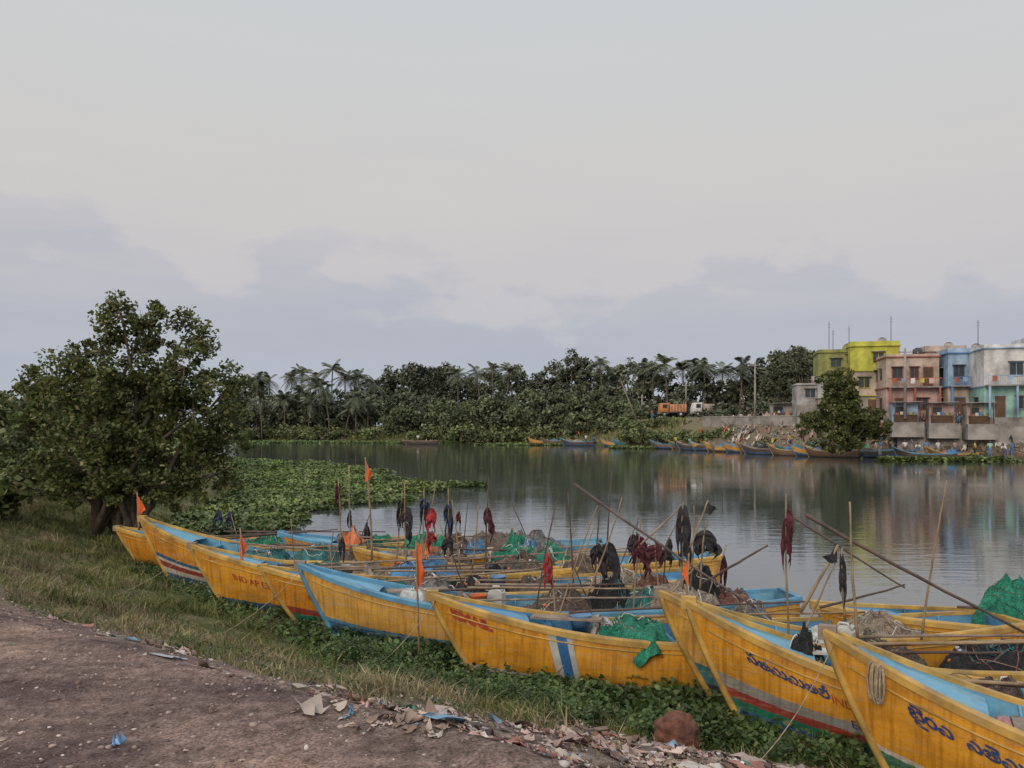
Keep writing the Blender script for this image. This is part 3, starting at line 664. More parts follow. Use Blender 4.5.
# ------------------------------------------------------------------ boat gear
net_mats={'green':(0.02,0.25,0.15),'teal':(0.04,0.20,0.20),'grey':(0.20,0.19,0.18),'black':(0.022,0.022,0.024),'brown':(0.15,0.11,0.085),'tan':(0.36,0.28,0.21),'pink':(0.55,0.27,0.28),'blue':(0.06,0.20,0.38),'rust':(0.26,0.11,0.08),'white':(0.55,0.55,0.53),'orange':(0.72,0.17,0.04)}
def net_mat(n,c):
    m,nt,b=new_mat('net_'+n+'_mat'); tc=nt.nodes.new('ShaderNodeTexCoord').outputs['Object']
    v=nt.nodes.new('ShaderNodeTexVoronoi'); v.inputs['Scale'].default_value=48; v.feature='DISTANCE_TO_EDGE'; nt.links.new(tc,v.inputs['Vector'])
    n1=noise(nt,9,6,tc,.7); r=ramp(nt,[(.3,tuple(x*.30 for x in c)),(.52,c),(.75,tuple(min(.8,x*1.6+.03) for x in c))]); nt.links.new(n1.outputs['Fac'],r.inputs[0])
    r2=ramp(nt,[(.0,(1.25,1.25,1.25)),(.12,(.65,.65,.65)),(.4,(.42,.42,.42))]); nt.links.new(v.outputs['Distance'],r2.inputs[0])
    nt.links.new(mixc(nt,.9,r.outputs[0],r2.outputs[0],'MULTIPLY'),b.inputs['Base Color']); b.inputs['Roughness'].default_value=.85
    add_bump(nt,b,mth(nt,'SUBTRACT',n1.outputs['Fac'],v.outputs['Distance']),.9,.03); return m
NM={n:net_mat(n,c) for n,c in net_mats.items()}
for n_ in ('pink','white','blue','orange'): NM[n_]=pmat('sheet_'+n_+'_mat',net_mats[n_],tuple(q*.6 for q in net_mats[n_]),.6,6,.5,14,.02)
def heap(name,M,rx,ry,h,mat,seed,skirt=0.0,clampf=None,strands=7,floats=0):
    q_=random.Random(int(seed*997)+3); am=min(1,.35/max(h,.01))
    def S(r,a):
        nx=math.cos(a)*r; ny=math.sin(a)*r
        q=Vector((nx*2.4+seed*3.7,ny*2.4,seed)); nn=mnoise.fractal(q,1,2,4); rid=abs(mnoise.noise(q*1.9+Vector((5,1,0))))
        f2=mnoise.noise(q*4.2+Vector((1,9,2)))
        rr2=1+.30*mnoise.noise(Vector((math.cos(a)*1.3+seed,math.sin(a)*1.3,0)))+.06*math.sin(9*a+seed)
        z=h*((1-r**2.2)**.75*(.85+.6*am*nn)-.5*am*rid*(1-r*.5)+.12*am*f2+ .12) - skirt*max(0,r-.75)/.25*(1+.5*math.sin(6*a+seed))
        p=Vector((nx*rx*rr2,ny*ry*rr2,z))
        return clampf(p) if clampf else p
    mb=MB(); P=[[M@S(i/20,2*math.pi*(j%60)/60) for j in range(61)] for i in range(21)]
    mb.grid(P,mat)
    for s_ in range(strands):
        r=q_.uniform(.1,.8);a=q_.uniform(0,6.28);da=q_.uniform(-.4,.4);dr=q_.uniform(-.08,.08);path=[]
        for i in range(26):
            p=S(r,a); path.append(M@(p+Vector((0,0,.008+.012*q_.random())))); da+=q_.uniform(-.12,.12);dr+=q_.uniform(-.05,.05)
            a+=da*.5; r=min(.9,max(.05,r+dr*.6)); 
            if r in(.9,.05): dr=-dr
        mb.tube(path,q_.choice([.005,.007,.010]),q_.choice([rope_m,mat,NM['teal'],whitep,NM['rust']]),4)
    for s_ in range(floats):
        p=S(q_.uniform(.1,.85),q_.uniform(0,6.28)); mb.ball(M@(p+Vector((0,0,.02))),.032,whitep if s_%2 else NM['orange'],8,6,(1,1,.8))
    return mb.obj(name)
def boatM(i,u,v,z): 
    root,hu=boats[i]; return Matrix.Translation(root.location)@root.rotation_euler.to_matrix().to_4x4()@Matrix.Translation((u,v,z))
def clampfor(bi,u_,v_):
    hu=boats[bi][1]
    def f(p):
        lim=max(.03,hu.b(min(.97,max(.03,(u_+p.x)/hu.L)))-.085); y=min(lim,max(-lim,v_+p.y)); return Vector((p.x,y-v_,p.z))
    return f
heaps=[(1,3,0,.35,.8,.5,.45,'teal'),(1,5.2,.1,.35,.9,.6,.5,'brown'),(1,6.6,0,.4,.5,.4,.55,'orange'),(0,4,0,.4,1,.5,.5,'green'),(0,6,0,.4,.8,.5,.5,'grey'),
 (2,2.4,.0,.45,.6,.4,.42,'green'),(2,3.4,.0,.4,.6,.5,.5,'tan'),(2,4.6,0,.4,.8,.6,.5,'blue'),(2,6.3,0,.4,.9,.6,.6,'brown'),
 (3,2.3,0,.35,.5,.4,.4,'teal'),(3,3.6,0,.35,.8,.6,.5,'black'),(3,4.9,0,.35,.6,.5,.5,'brown'),(3,6.4,0,.35,.9,.6,.5,'tan'),
 (4,2.5,.1,.4,.4,.35,.32,'white'),(4,4.3,.1,.35,.8,.6,.42,'brown'),(4,5.8,0,.4,1.0,.6,.5,'teal'),(4,7,0,.4,.6,.5,.5,'rust'),
 (5,2.6,.25,.35,.7,.5,.42,'green'),(5,4.1,.2,.3,.6,.6,.42,'brown'),(5,6.4,.1,.35,.8,.6,.5,'tan'),
 (6,1.9,0,.55,.4,.35,.3,'green'),(6,2.8,0,.45,.6,.5,.42,'brown'),(6,4.2,0,.4,.7,.6,.5,'black'),
 (7,1.6,.1,.6,.3,.3,.3,'tan'),(7,2.3,.1,.5,.4,.4,.40,'rust'),(7,3.2,.1,.45,.6,.5,.42,'brown'),(7,4.4,0,.4,.6,.5,.42,'green'),
 (8,1.45,-.0,.62,.40,.35,.30,'pink'),(8,2.1,0,.45,.4,.5,.45,'teal'),
 (9,2.5,0,.4,.8,.5,.5,'green'),(9,4.2,0,.35,.7,.5,.6,'brown'),(9,6,0,.4,.9,.5,.6,'grey'),
 (11,2,0,.4,.8,.5,.5,'brown'),(11,3.6,0,.4,.7,.5,.6,'green'),(11,5.0,0,.4,.8,.5,.5,'tan'),(11,6.4,0,.4,.6,.5,.55,'black')]
for q,(bi,u_,v_,z_,rx,ry,h_,mn) in enumerate(heaps):
    sh_=mn in('pink','white','orange','blue')
    heap('tarpaulin' if sh_ else 'fishing_net',boatM(bi,u_,v_,z_-.08),rx,ry,h_*1.15,NM[mn],q*1.3,0,clampfor(bi,u_,v_),1 if sh_ else 10,0 if sh_ or q%2 else 6)
for q,(bi,u_,v_,rx,ry,h_,mn) in enumerate([(5,2.9,.0,.42,.88,.14,'green'),(4,1.9,-.1,.3,.5,.10,'white'),(3,2.9,0,.5,.85,.18,'grey'),(11,4.2,0,.5,.9,.3,'green'),(9,5.2,0,.8,.9,.3,'brown'),(4,6.2,0,.7,.9,.28,'tan'),(2,4.2,0,.45,.85,.2,'blue'),(6,2.2,.1,.35,.6,.14,'white'),(1,4.2,0,.5,.85,.22,'teal')]):
    hu=boats[bi][1]; heap('tarpaulin' if mn in('pink','white','blue') else 'fishing_net',boatM(bi,u_,v_,hu.zs(u_/8)+.0),rx,ry,h_,NM[mn],q*2.7+1,.2,None,4)
cl={'orange':pmat('orange_cloth_mat',(0.80,0.14,0.025),(0.60,0.09,0.02),.8,8,.2),'black':pmat('black_cloth_mat',(0.018,0.016,0.02),(0.035,0.03,0.035),.85,8,.3),
 'maroon':pmat('maroon_cloth_mat',(0.10,0.018,0.028),(0.05,0.01,0.016),.85,8,.3),'red':pmat('red_cloth_mat',(0.38,0.03,0.035),(0.22,0.02,0.025),.8,8,.3),'blue':pmat('blue_cloth_mat',(0.03,0.05,0.11),(0.02,0.03,0.06),.8,8,.3)}
def hang(mb,top,length,w,mat,seed):
    top=Vector(top); q_=random.Random(int(seed*1000))
    for s_ in range(5):
        az=q_.uniform(-.5,.5)+(math.pi if s_%2 else 0)+q_.uniform(-.6,.6); att=length*q_.uniform(.25,.6); fall=length*q_.uniform(.2,.75); ww=w*q_.uniform(.7,1.5); ph=q_.uniform(0,6); z0=-length*.12*s_*q_.random()
        P=[]
        for i in range(10):
            a=i/9; row=[]
            for j in range(10):
                b_=j/9
                r=ww*(a**.6)*(1.25-.75*a*a)*(.6+.4*math.sin(math.pi*min(1,b_*.8+.2)))
                th=az+.7*math.sin(a*5+b_*2.5+ph)*a
                rag=1+.45*mnoise.noise(Vector((b_*5+ph,a*2,seed)))
                z=z0-att*b_-fall*(a**1.3)*(1-.25*b_)*rag
                row.append(top+Vector((math.cos(th)*r, math.sin(th)*r+.02*math.sin(b_*9+ph), z)))
            P.append(row)
        mb.grid(P,mat)
def tri_flag(mb,top,h,w,mat,seed,dirx=-1):
    P=[];top=Vector(top)
    for i in range(9):
        s=i/8; row=[]
        for j in range(7):
            t=j/6; z=-h*t*(1-s)-s*h*.62-.06*s*w; wv=.16*w*math.sin(s*5+seed+t*2)*s**.5
            row.append(top+Vector((dirx*w*s*.85,wv,z+.02*math.sin(s*7+seed))))
        P.append(row)
    mb.grid(P,mat)
def pole(x0,y0,z0,x1,y1,z1,r=.014,mat=None,cloth=None,clen=.45,cw=.07,kind='hang',name='flag_pole',at=0.98,dirx=-1,extra=None):
    mat=mat or bamboo; mb=MB(); a=Vector((x0,y0,z0)); b2=Vector((x1,y1,z1)); n=9; L_=(b2-a).length; bx=rnd.uniform(-1,1)*.018*L_
    pts=[a.lerp(b2,i/n)+Vector((math.sin(i/n*math.pi)*bx+rnd.uniform(-.004,.004),0,rnd.uniform(-.006,.006))) for i in range(n+1)]
    mb.tube(pts,[r*(1.15-.45*i/n)*(1+.08*(i%2)) for i in range(n+1)],mat,7)
    if cloth:
        p=a.lerp(b2,at)
        if kind=='hang': hang(mb,p,clen,cw,cl[cloth],rnd.uniform(0,6))
        else: tri_flag(mb,p,clen,cw,cl[cloth],rnd.uniform(0,6),dirx)
    return mb.obj(name if cloth else 'bamboo_pole')
def px3(px,py,d): return ((px-512)/850*d,d,3.6-(py-425)/850*d)
def PL(p0,d0,p1,d1,**k): a=px3(*p0,d0); b2=px3(*p1,d1); return pole(*a,*b2,**k)
PL((139,530),19.6,(137,492),19.6,cloth='orange',clen=.6,cw=.22,kind='tri',dirx=1,r=.02)
PL((243,575),16.3,(240,528),16.4,cloth='orange',clen=.62,cw=.16,kind='tri',dirx=1,r=.014)
PL((372,560),17.6,(365,457),17.6,cloth='orange',clen=.5,cw=.18,kind='tri',dirx=1,r=.02)
PL((419,655),12.0,(416,540),12.1,cloth='orange',clen=.72,cw=.16,kind='tri',dirx=1,r=.013)
PL((686,606),10.9,(689,553),10.9,cloth='orange',clen=.42,cw=.1,kind='tri',dirx=-1,r=.012)
PL((340,560),18,(338,478),18.2,cloth='maroon',clen=.7,cw=.07)
PL((350,555),18,(349,465),18.2,cloth='black',clen=.35,cw=.06,at=.5)
PL((407,575),16.8,(405,480),16.8,cloth='black',clen=.7,cw=.16,at=.72)
PL((396,565),17.4,(402,492),17.4,cloth='black',clen=.6,cw=.12,at=.9)
PL((421,572),16.6,(424,488),16.6,cloth='blue',clen=.5,cw=.14,at=.9)
PL((420,570),16.6,(436,480),16.4,cloth='red',clen=.62,cw=.12,at=.70)
PL((446,570),16,(448,488),16,cloth='blue',clen=.7,cw=.14,at=.85)
PL((460,570),15.6,(452,500),15.6)
PL((472,570),15.6,(478,505),15.6)
PL((486,575),15.8,(489,478),15.8,cloth='maroon',clen=.55,cw=.12,at=.7,mat=dark_pole)
PL((430,575),16.8,(432,530),16.8,cloth='red',clen=.4,cw=.10)
PL((533,628),12.6,(557,500),12.6,r=.012,mat=dark_pole)
PL((556,622),12.9,(548,548),12.9,cloth='red',clen=.62,cw=.11)
PL((574,600),14.5,(568,492),14.5,mat=dark_pole,r=.015)
PL((606,600),14,(612,470),14,cloth='black',clen=.75,cw=.20,at=.45,mat=dark_pole)
PL((595,600),14,(600,505),14,cloth='black',clen=.5,cw=.16,at=.6,mat=dark_pole)
PL((585,600),13.6,(622,498),13.8)
PL((633,625),13.5,(641,520),13.5,cloth='maroon',clen=.6,cw=.18,at=.85)
PL((552,640),12.5,(598,505),12.5,r=.012)
PL((574,484),13.0,(756,608),11.2,r=.020,mat=dark_pole)
PL((690,590),12.5,(694,505),12.5,cloth=None,r=.012)
PL((683,590),12.5,(683,502),12.5,cloth='black',clen=.95,cw=.13,at=.98)
PL((700,590),12.4,(706,520),12.4,cloth='black',clen=.42,cw=.26,at=.86)
PL((690,548),12.4,(708,500),12.4,cloth='black',clen=.2,cw=.17,kind='tri',dirx=1)
PL((640,545),12.6,(680,508),12.6,r=.014)
PL((700,585),13.2,(768,545),13.0,r=.02,mat=dark_pole)
PL((789,640),10.5,(786,494),10.5,cloth='maroon',clen=.85,cw=.12,at=.9,r=.013)
PL((806,515),10.8,(1024,632),9.9,r=.022,mat=dark_pole)
PL((785,512),11.2,(905,588),10.6,r=.014,mat=dark_pole)
PL((800,612),10.6,(838,545),10.5,cloth='black',clen=.22,cw=.22,kind='tri',r=.02,dirx=-1)
PL((858,640),10,(850,502),10.1,r=.016)
PL((845,620),10.3,(842,548),10.2,cloth='black',clen=.6,cw=.06,at=.95)
PL((921,640),11,(947,480),11,r=.014)
PL((820,608),11,(905,585),11,r=.016,mat=dark_pole)
PL((800,640),10.6,(836,560),10.6,r=.014)
PL((664,600),12,(702,560),12,r=.013)
PL((660,600),13,(655,535),13,cloth='maroon',clen=.45,cw=.16,at=.9)
for i in range(26):
    bi=rnd.choice([1,2,3,4,9,11,11,0,3,4]); u_=rnd.uniform(2,7); M=boatM(bi,u_,rnd.uniform(-.5,.5),.4); a=M@Vector((0,0,0)); b2=M@Vector((rnd.uniform(-.6,.6),rnd.uniform(-.4,.4),rnd.uniform(.8,1.5)))
    pole(*a,*b2,r=.012,cloth=rnd.choice([None,None,'black','maroon','black','blue']),clen=rnd.uniform(.3,.6),cw=rnd.uniform(.07,.13),at=rnd.uniform(.7,.98),mat=rnd.choice([bamboo,dark_pole]))
for bi,(root,hu) in enumerate(boats):
    for q in range(4 if bi not in(5,7,8,10) else 2):
        u_=rnd.uniform(1.6,3); M=boatM(bi,0,0,0); yy=rnd.uniform(-.45,.45); z_=hu.zs(.35)+.03
        a=M@Vector((u_,yy,z_+rnd.uniform(0,.25))); b2=M@Vector((u_+rnd.uniform(2.5,4.5),yy+rnd.uniform(-.3,.3),z_+rnd.uniform(0,.35)))
        pole(*a,*b2,r=.018,mat=rnd.choice([bamboo,dark_pole,wood]))
for q,(px,d,zb,wd,h_,mn) in enumerate([(516,18.6,.62,.42,.6,'green'),(531,18.4,.65,.25,.5,'blue'),(476,18.3,.62,.3,.5,'blue'),(352,19.4,.62,.30,.6,'orange'),(424,18.2,.6,.28,.5,'orange'),(330,17.4,.55,.5,.3,'teal'),(366,18.4,.6,.4,.4,'brown'),(398,18.3,.6,.5,.35,'tan'),(450,18.2,.6,.5,.35,'grey'),(498,16.6,.5,.6,.35,'black'),(560,14.4,.55,.5,.3,'brown'),(803,9.55,.8,.28,.42,'black'),(815,9.3,.72,.2,.3,'rust'),(700,13.9,.6,.35,.7,'black'),(652,14.2,.6,.4,.5,'rust'),(612,14.0,.6,.4,.5,'black'),(1012,12.6,.55,.60,.75,'green'),(750,12.8,.6,.4,.3,'grey'),(585,16.8,.55,.5,.45,'brown'),(545,18.2,.6,.5,.4,'grey'),(430,20.2,.6,.6,.4,'green'),(600,12.2,.6,.35,.25,'white'),(462,14.0,.6,.4,.25,'tan')]):
    heap('net_bundle' if mn not in('orange','blue','white') else 'plastic_sack',Matrix.Translation(((px-512)/850*d,d,zb-.05)),wd,wd*.75,h_*1.1,NM[mn],q*4.1+.7,0,None,5)
def jerry(M,mat,name='jerrycan'):
    mb=MB(); mb.prism([(-.12,0),(.12,0),(.13,.05),(.13,.27),(.08,.33),(-.06,.33),(-.13,.28),(-.13,.05)],-.08,.08,mat,M)
    mb.tube([M@Vector((-.07,0,.32)),M@Vector((-.05,0,.38)),M@Vector((.06,0,.38)),M@Vector((.09,0,.32))],.014,mat,6); mb.tube([M@Vector((-.1,0,.31)),M@Vector((-.11,0,.37))],.026,mat,8); mb.obj(name)
for (bi,u_,v_,mt) in [(3,3.0,-.2,whitep),(4,3.2,.2,whitep),(5,3.5,-.1,whitep),(2,4.0,.1,NM['orange']),(7,3.9,.2,blue_pl),(6,2.4,.2,whitep),(9,3.3,.2,NM['orange']),(11,2.9,.1,whitep)]:
    hu=boats[bi][1]; jerry(boatM(bi,u_,v_,hu.zs(u_/8)-.13)@Matrix.Rotation(rnd.uniform(0,3),4,'Z'),mt)
def bucket(bi,u_,v_,mat):
    hu=boats[bi][1]; M=boatM(bi,u_,v_,hu.zs(u_/8)-.13); mb=MB()
    mb.grid([[M@Vector((math.cos(a)*r_,math.sin(a)*r_,z_)) for a in [j*2*math.pi/16 for j in range(17)]] for (r_,z_) in [(.001,.01),(.11,.01),(.11,0),(.15,.26),(.16,.27),(.145,.27),(.105,.03),(.001,.03)]],mat)
    mb.tube([M@Vector((math.cos(a)*.155,0,.26+.12*math.sin(a))) for a in [i*math.pi/8 for i in range(9)]],.005,dark_pole,5); mb.obj('plastic_bucket')
for (bi,u_,v_,mt) in [(5,2.1,.1,blue_pl),(4,2.9,-.1,NM['orange']),(7,2.8,-.2,whitep),(3,4.2,.2,blue_pl),(2,3.0,.1,whitep)]: bucket(bi,u_,v_,mt)
for (bi,u_,rz,mt) in [(4,1.9,.25,wood),(5,1.9,-.3,wood),(7,1.5,.1,whitep),(11,3,.2,wood),(9,3,.4,wood)]:
    mb=MB(); M=boatM(bi,u_,.1,boats[bi][1].zs(u_/8)+.05)@Matrix.Rotation(rz,4,'Z'); mb.box((-.5,-.12,0),(.5,.12,.03),mt,M); mb.obj('wooden_plank')
def rope(a,b2,sag=.2,r=.008,name='mooring_rope'):
    mb=MB(); a=Vector(a);b2=Vector(b2); mb.tube([a.lerp(b2,i/14)-Vector((0,0,sag*4*(i/14)*(1-i/14))) for i in range(15)],r,rope_m,6); return mb.obj(name)
def bowpt(bi): root,hu=boats[bi]; return boatM(bi,.12,0,hu.zt-.02).translation
for bi,(gx_,gy_) in {8:(2.2,7.6),5:(-1.9,10.6),4:(-4.3,12.2),2:(-7.0,14.6)}.items():
    rope(bowpt(bi),(gx_,gy_,gz(gx_,gy_)+.01),.12,.005)
M=boatM(5,0,0,0); hu=boats[5][1]
rope(M@(hu.pt(.28,1,-1)+Vector((0,-.03,0))),M@(hu.pt(.19,.45,-1)+Vector((0,-.04,0))),-.06,.006); rope(M@(hu.pt(.19,.45,-1)+Vector((0,-.04,0))),(0.2,10.2,gz(.2,10.2)),.0,.006)
mb=MB(); M=boatM(8,0,0,0); hu=boats[8][1]
for q in range(11):
    c=hu.pt(.050+.0011*q,.98,-1)+Vector((0,-.045-.003*(q%4),-.15+.012*math.sin(q*2.3)))
    mb.tube([M@(c+Vector((math.sin(a)*(.028+.012*math.sin(q*1.7)),-.015*math.cos(a*2+q),math.cos(a)*(.17+.02*math.sin(q*3.1))))) for a in [i*2*math.pi/20 for i in range(21)]],.009,rope_m,6)
mb.obj('rope_coil')
for i,(px,d,hd,cc,L_) in enumerate(far_b):
    if i%2==0:
        x=(px-512)/850*d+rnd.uniform(1.5,4.5); pole(x,d,.5,x+rnd.uniform(-.8,.8),d,rnd.uniform(1.8,3.2),r=.035,mat=rnd.choice([bamboo,dark_pole]),cloth=rnd.choice([None,'black','orange','maroon']),clen=.8,cw=.2)
    x=(px-512)/850*d+L_*.5*math.cos(math.radians(hd)); heap('fishing_net',Matrix.Translation((x,d+L_*.5*math.sin(math.radians(hd)),.5)),.9,.45,.6,NM[rnd.choice(['grey','black','teal','brown','blue','tan'])],i*1.9+.3,0,None,0)

# ------------------------------------------------------------------ far bank: houses
def pm(n,c,r=.8): return pmat(n,c,tuple(x*.74 for x in c),r,.6,.15,6,.02,.45)
glass=pmat('dark_window_mat',(0.03,0.035,0.04),(0.05,0.06,0.065),.25,2,.0)
lime=pm('lime_wall_mat',(0.56,0.55,0.08)); olive=pm('olive_wall_mat',(0.30,0.31,0.10)); beige=pm('beige_wall_mat',(0.58,0.45,0.36)); blueW=pm('blue_wall_mat',(0.12,0.24,0.50)); mint=pm('mint_wall_mat',(0.34,0.58,0.50))
white=pm('white_wall_mat',(0.72,0.70,0.68)); conc=pm('concrete_mat',(0.36,0.325,0.295)); pinkW=pm('pink_wall_mat',(0.58,0.38,0.34)); woodD=pm('door_mat',(0.16,0.09,0.05)); redm=pm('red_trim_mat',(0.42,0.13,0.09)); greyW=pm('grey_wall_mat',(0.45,0.43,0.41)); skyb=pm('light_blue_wall_mat',(0.36,0.50,0.66)); tin=pm('tin_roof_mat',(0.34,0.30,0.28),.5)
def house(name,px,d,rz,w,dp,cols,zb,hs,openings,side_open=(),trim=None,balcony=(),extra=None,parapet=.8):
    root=empty(name,((px-512)/850*d,d,zb),math.radians(rz)); trim=trim or white
    wl=MB(); wd=MB(); z=0
    wl.box((0,0,-3),(w,dp,0),conc)
    for s,c in enumerate(cols):
        h_=hs[s]; wl.box((0,0,z+.001),(w,dp,z+h_-.12),c); wl.box((-.15,-.25,z+h_-.12),(w+.15,dp+.15,z+h_),trim)
        for (k_,x0,x1,a,b2) in openings[s]:
            m_=woodD if k_=='d' else glass
            wd.box((x0,-.02,z+a),(x1,.05,z+b2),m_)
            for q in ((x0-.09,a-.06,x0,b2+.06),(x1,a-.06,x1+.09,b2+.06),(x0,b2,x1,b2+.09)): wd.box((q[0],-.06,z+q[1]),(q[2],.04,z+q[3]),trim)
            if k_=='w':
                wd.box((x0-.12,-.10,z+a-.08),(x1+.12,.04,z+a-.0),trim); wd.box(((x0+x1)/2-.03,-.045,z+a),((x0+x1)/2+.03,.04,z+b2),trim)
                wd.box((x0-.2,-.5,z+b2+.12),(x1+.2,.0,z+b2+.18),conc)
        for (y0,y1,a,b2) in (side_open[s] if s<len(side_open) else ()):
            wd.box((-.02,y0,z+a),(.05,y1,z+b2),glass); wd.box((-.35,y0-.15,z+b2+.06),(0,y1+.15,z+b2+.13),conc)
            wd.box((-.05,y0-.08,z+a-.07),(.03,y1+.08,z+a),trim)
        if s<len(balcony) and balcony[s]:
            x0,x1,dd=balcony[s]; zz=z+h_
            wl.box((x0,-dd,zz-.10),(x1,-.25,zz+.03),conc)
            n=max(2,int((x1-x0)/2.4))
            for i in range(n+1):
                xx=x0+.1+(x1-x0-.4)*i/n; wl.box((xx,-dd+.05,z),(xx+.2,-dd+.25,zz-.10),trim)
            for i in range(int((x1-x0)/.22)): wd.box((x0+.05+i*.22,-dd+.04,zz+.03),(x0+.08+i*.22,-dd+.07,zz+.9),trim)
            wd.box((x0,-dd+.02,zz+.9),(x1,-dd+.1,zz+.98),trim)
            for q in range(5):
                xx=x0+.4+q*(x1-x0-.8)/5; wd.box((xx,-dd-.02,zz+.35+.1*(q%2)),(xx+.45,-dd+.015,zz+.93),[redm,skyb,white,lime,pinkW][(q+s)%5])
        z+=h_
    t=.14
    for q in ((0,0,w,t),(0,dp-t,w,dp),(0,t,t,dp-t),(w-t,t,w,dp-t)): wl.box((q[0],q[1],z),(q[2],q[3],z+parapet),cols[-1])
    wl.tube([(w*.75,dp*.5,z),(w*.75,dp*.5,z+1.1)],.5,glass if len(name)%2 else conc,14); wl.tube([(w*.75,dp*.5,z+1.101),(w*.75,dp*.5,z+1.25)],[.4,.2],glass,14)
    wl.obj('walls',root); wd.obj('windows_and_doors',root)
    return root,z
house('lime_house',850,103,-14,5.6,7,[conc,beige,lime],4.6,[2.6,3.0,3.0],[[('d',2,3.2,0,2.1)],[('w',1,2.2,.9,2.1),('w',3.5,4.7,.9,2.1)],[('w',2.6,3.8,.9,2.1)]],[[],[],[(2,3.2,.9,2.1)]],lime,parapet=.5)
house('olive_house',818,106,-14,5.2,6,[conc,greyW,olive],4.6,[2.4,2.8,2.9],[[],[('w',1,2.2,.9,2)],[('w',1.5,2.7,1,2)]],[],olive,parapet=.3)
house('shed',797,108,-10,3.4,4,[greyW],6.2,[2.6],[[('w',1,2.2,.9,1.9)]],[],greyW,parapet=.1)
house('beige_house',886,97,-12,5.6,7,[pinkW,beige],4.5,[3.4,3.5],[[('d',1,2,0,2.1),('w',3.2,4.4,.9,2.1)],[('w',.7,1.7,.9,2.2),('w',2.6,3.4,.9,2.2),('d',4.0,4.9,0,2.2)]],[[(2,3.2,1,2.2)],[(2,3.2,1,2.2),(4.4,5.4,1,2.2)]],redm,[(0,5.6,1.3)],parapet=.25)
house('unfinished_house',925,100,-12,4.5,6,[conc,beige],4.5,[3.4,4.4],[[('d',1,2,0,2.1)],[('w',.8,1.8,.9,2.2),('w',2.6,3.6,.9,2.2)]],[],conc,parapet=.6)
house('blue_house',948,94,-14,5.0,7,[beige,skyb],4.5,[3.4,3.7],[[('d',.7,1.7,0,2.1),('w',2.6,4,.9,2.1)],[('w',.6,1.6,.9,2.2),('w',2.7,3.9,.9,2.2)]],[[(2,3,1,2.1)],[(2,3.2,1,2.1)]],blueW,[(0,5.0,1.1)],parapet=.5)
house('mint_house',984,88,-14,8,7,[mint,white],4.4,[3.3,3.9],[[('d',1,2,0,2.2),('w',3,4.4,.9,2.1),('w',5.6,7,.9,2.1)],[('w',2.4,3.6,1,2.3),('w',4.8,6,1,2.3)]],[[(2,3.4,1,2.1)],[]],skyb,[(0,8,1.4)],parapet=.35)
house('white_house',1034,86,-14,8,7,[pinkW,white],4.4,[3.3,4.2],[[('w',1,2.2,.9,2.1)],[('w',1.4,2.6,1,2.3)]],[[],[]],white,[(0,8,1.2)])
def stall(px,d,w,rz,col,zz):
    x=(px-512)/850*d; root=empty('market_stall',(x,d,zz),math.radians(rz)); mb=MB()
    mb.box((-.3,-1.2,-1.6),(w+.3,2.6,-.0),conc); mb.box((0,.3,0.002),(w,2.4,2.1),col); mb.prism([(-.2,2.15),(w+.2,2.2),(w+.2,2.26),(-.2,2.21)],-1.1,2.6,tin)
    for xx in (0,w-.1): mb.box((xx,-1.0,0),(xx+.09,-.9,2.18),woodD)
    mb.box((.3,.26,.2),(w*.5,.31,1.7),glass); mb.box((.1,-.6,0.003),(w-.3,.0,.8),woodD); mb.box((.0,-.7,.8),(w-.2,.1,.86),wood)
    for q in range(5): mb.box((.2+q*w*.17,-.5,.86),(.2+q*w*.17+.3,-.15,1.05+.1*(q%3)),[redm,white,blueW,lime,tin][q])
    mb.obj('stall_frame_and_counter',root)
for a_ in [(893,93.0,2.6,-14,skyb,3.9),(930,90.8,2.4,-16,pinkW,3.8),(968,88.2,2.2,-14,beige,3.7),(772,117,3,-8,greyW,4.4)]: stall(*a_)
mb=MB()
def wallseg(p,q,z0,z1,t=.4,mat=conc):
    a=Vector((*p,0)); b2=Vector((*q,0)); d=(b2-a).normalized(); n=Vector((-d.y,d.x,0))*t/2
    vs=[a-n,b2-n,b2+n,a+n]; V=[v+Vector((0,0,z0)) for v in vs]+[v+Vector((0,0,z1)) for v in vs]
    mb.add(V,[(3,2,1,0),(4,5,6,7),(0,1,5,4),(1,2,6,5),(2,3,7,6),(3,0,4,7)],mat)
pts=[(28.5,126),(33.5,116),(38.2,105.5)]
for a_,b_ in zip(pts,pts[1:]):
    wallseg(a_,b_,0.4,4.7); wallseg(a_,b_,4.702,4.85,.55)
mb.obj('retaining_wall')
mb=MB(); pts=[(42.5,93.6),(50.5,87.2),(57,82.6),(70,76)]
for a_,b_ in zip(pts,pts[1:]): wallseg(a_,b_,0.2,3.5,.5,conc)
mb.obj('embankment_wall')
for (px,d,yb,yt) in [(755,118,416,362),(686,150,416,383),(905,92,415,348),(642,150,418,395)]:
    mb=MB(); p0=px3(px,yb+4,d); p1=px3(px,yt,d); mb.tube([p0,p1],[.17,.11],conc,8); mb.box((p1[0]-.7,d-.05,p1[2]-.5),(p1[0]+.7,d+.05,p1[2]-.4),conc); 
    for sx in (-.6,0,.6): mb.tube([(p1[0]+sx,d,p1[2]-.4),(p1[0]+sx,d,p1[2]-.22)],.05,white,6)
    mb.obj('utility_pole')
mb=MB(); mb.tube([px3(638,424,140),px3(621,381,140)],[.14,.08],wood,7); mb.obj('leaning_post')
for (px,d,y0,y1) in [(891,104,341,316),(829,107,345,322),(978,96,342,320),(849,105,345,326),(833,107,345,330)]:
    mb=MB(); a=Vector(px3(px,y0+4,d)); b2=Vector(px3(px,y1,d)); mb.tube([a,b2],.035,dark_pole,6)
    for q in (.8,.9): p=a.lerp(b2,q); mb.tube([p-Vector((.2,0,0)),p+Vector((.2,0,0))],.012,dark_pole,5)
    mb.obj('tv_antenna')
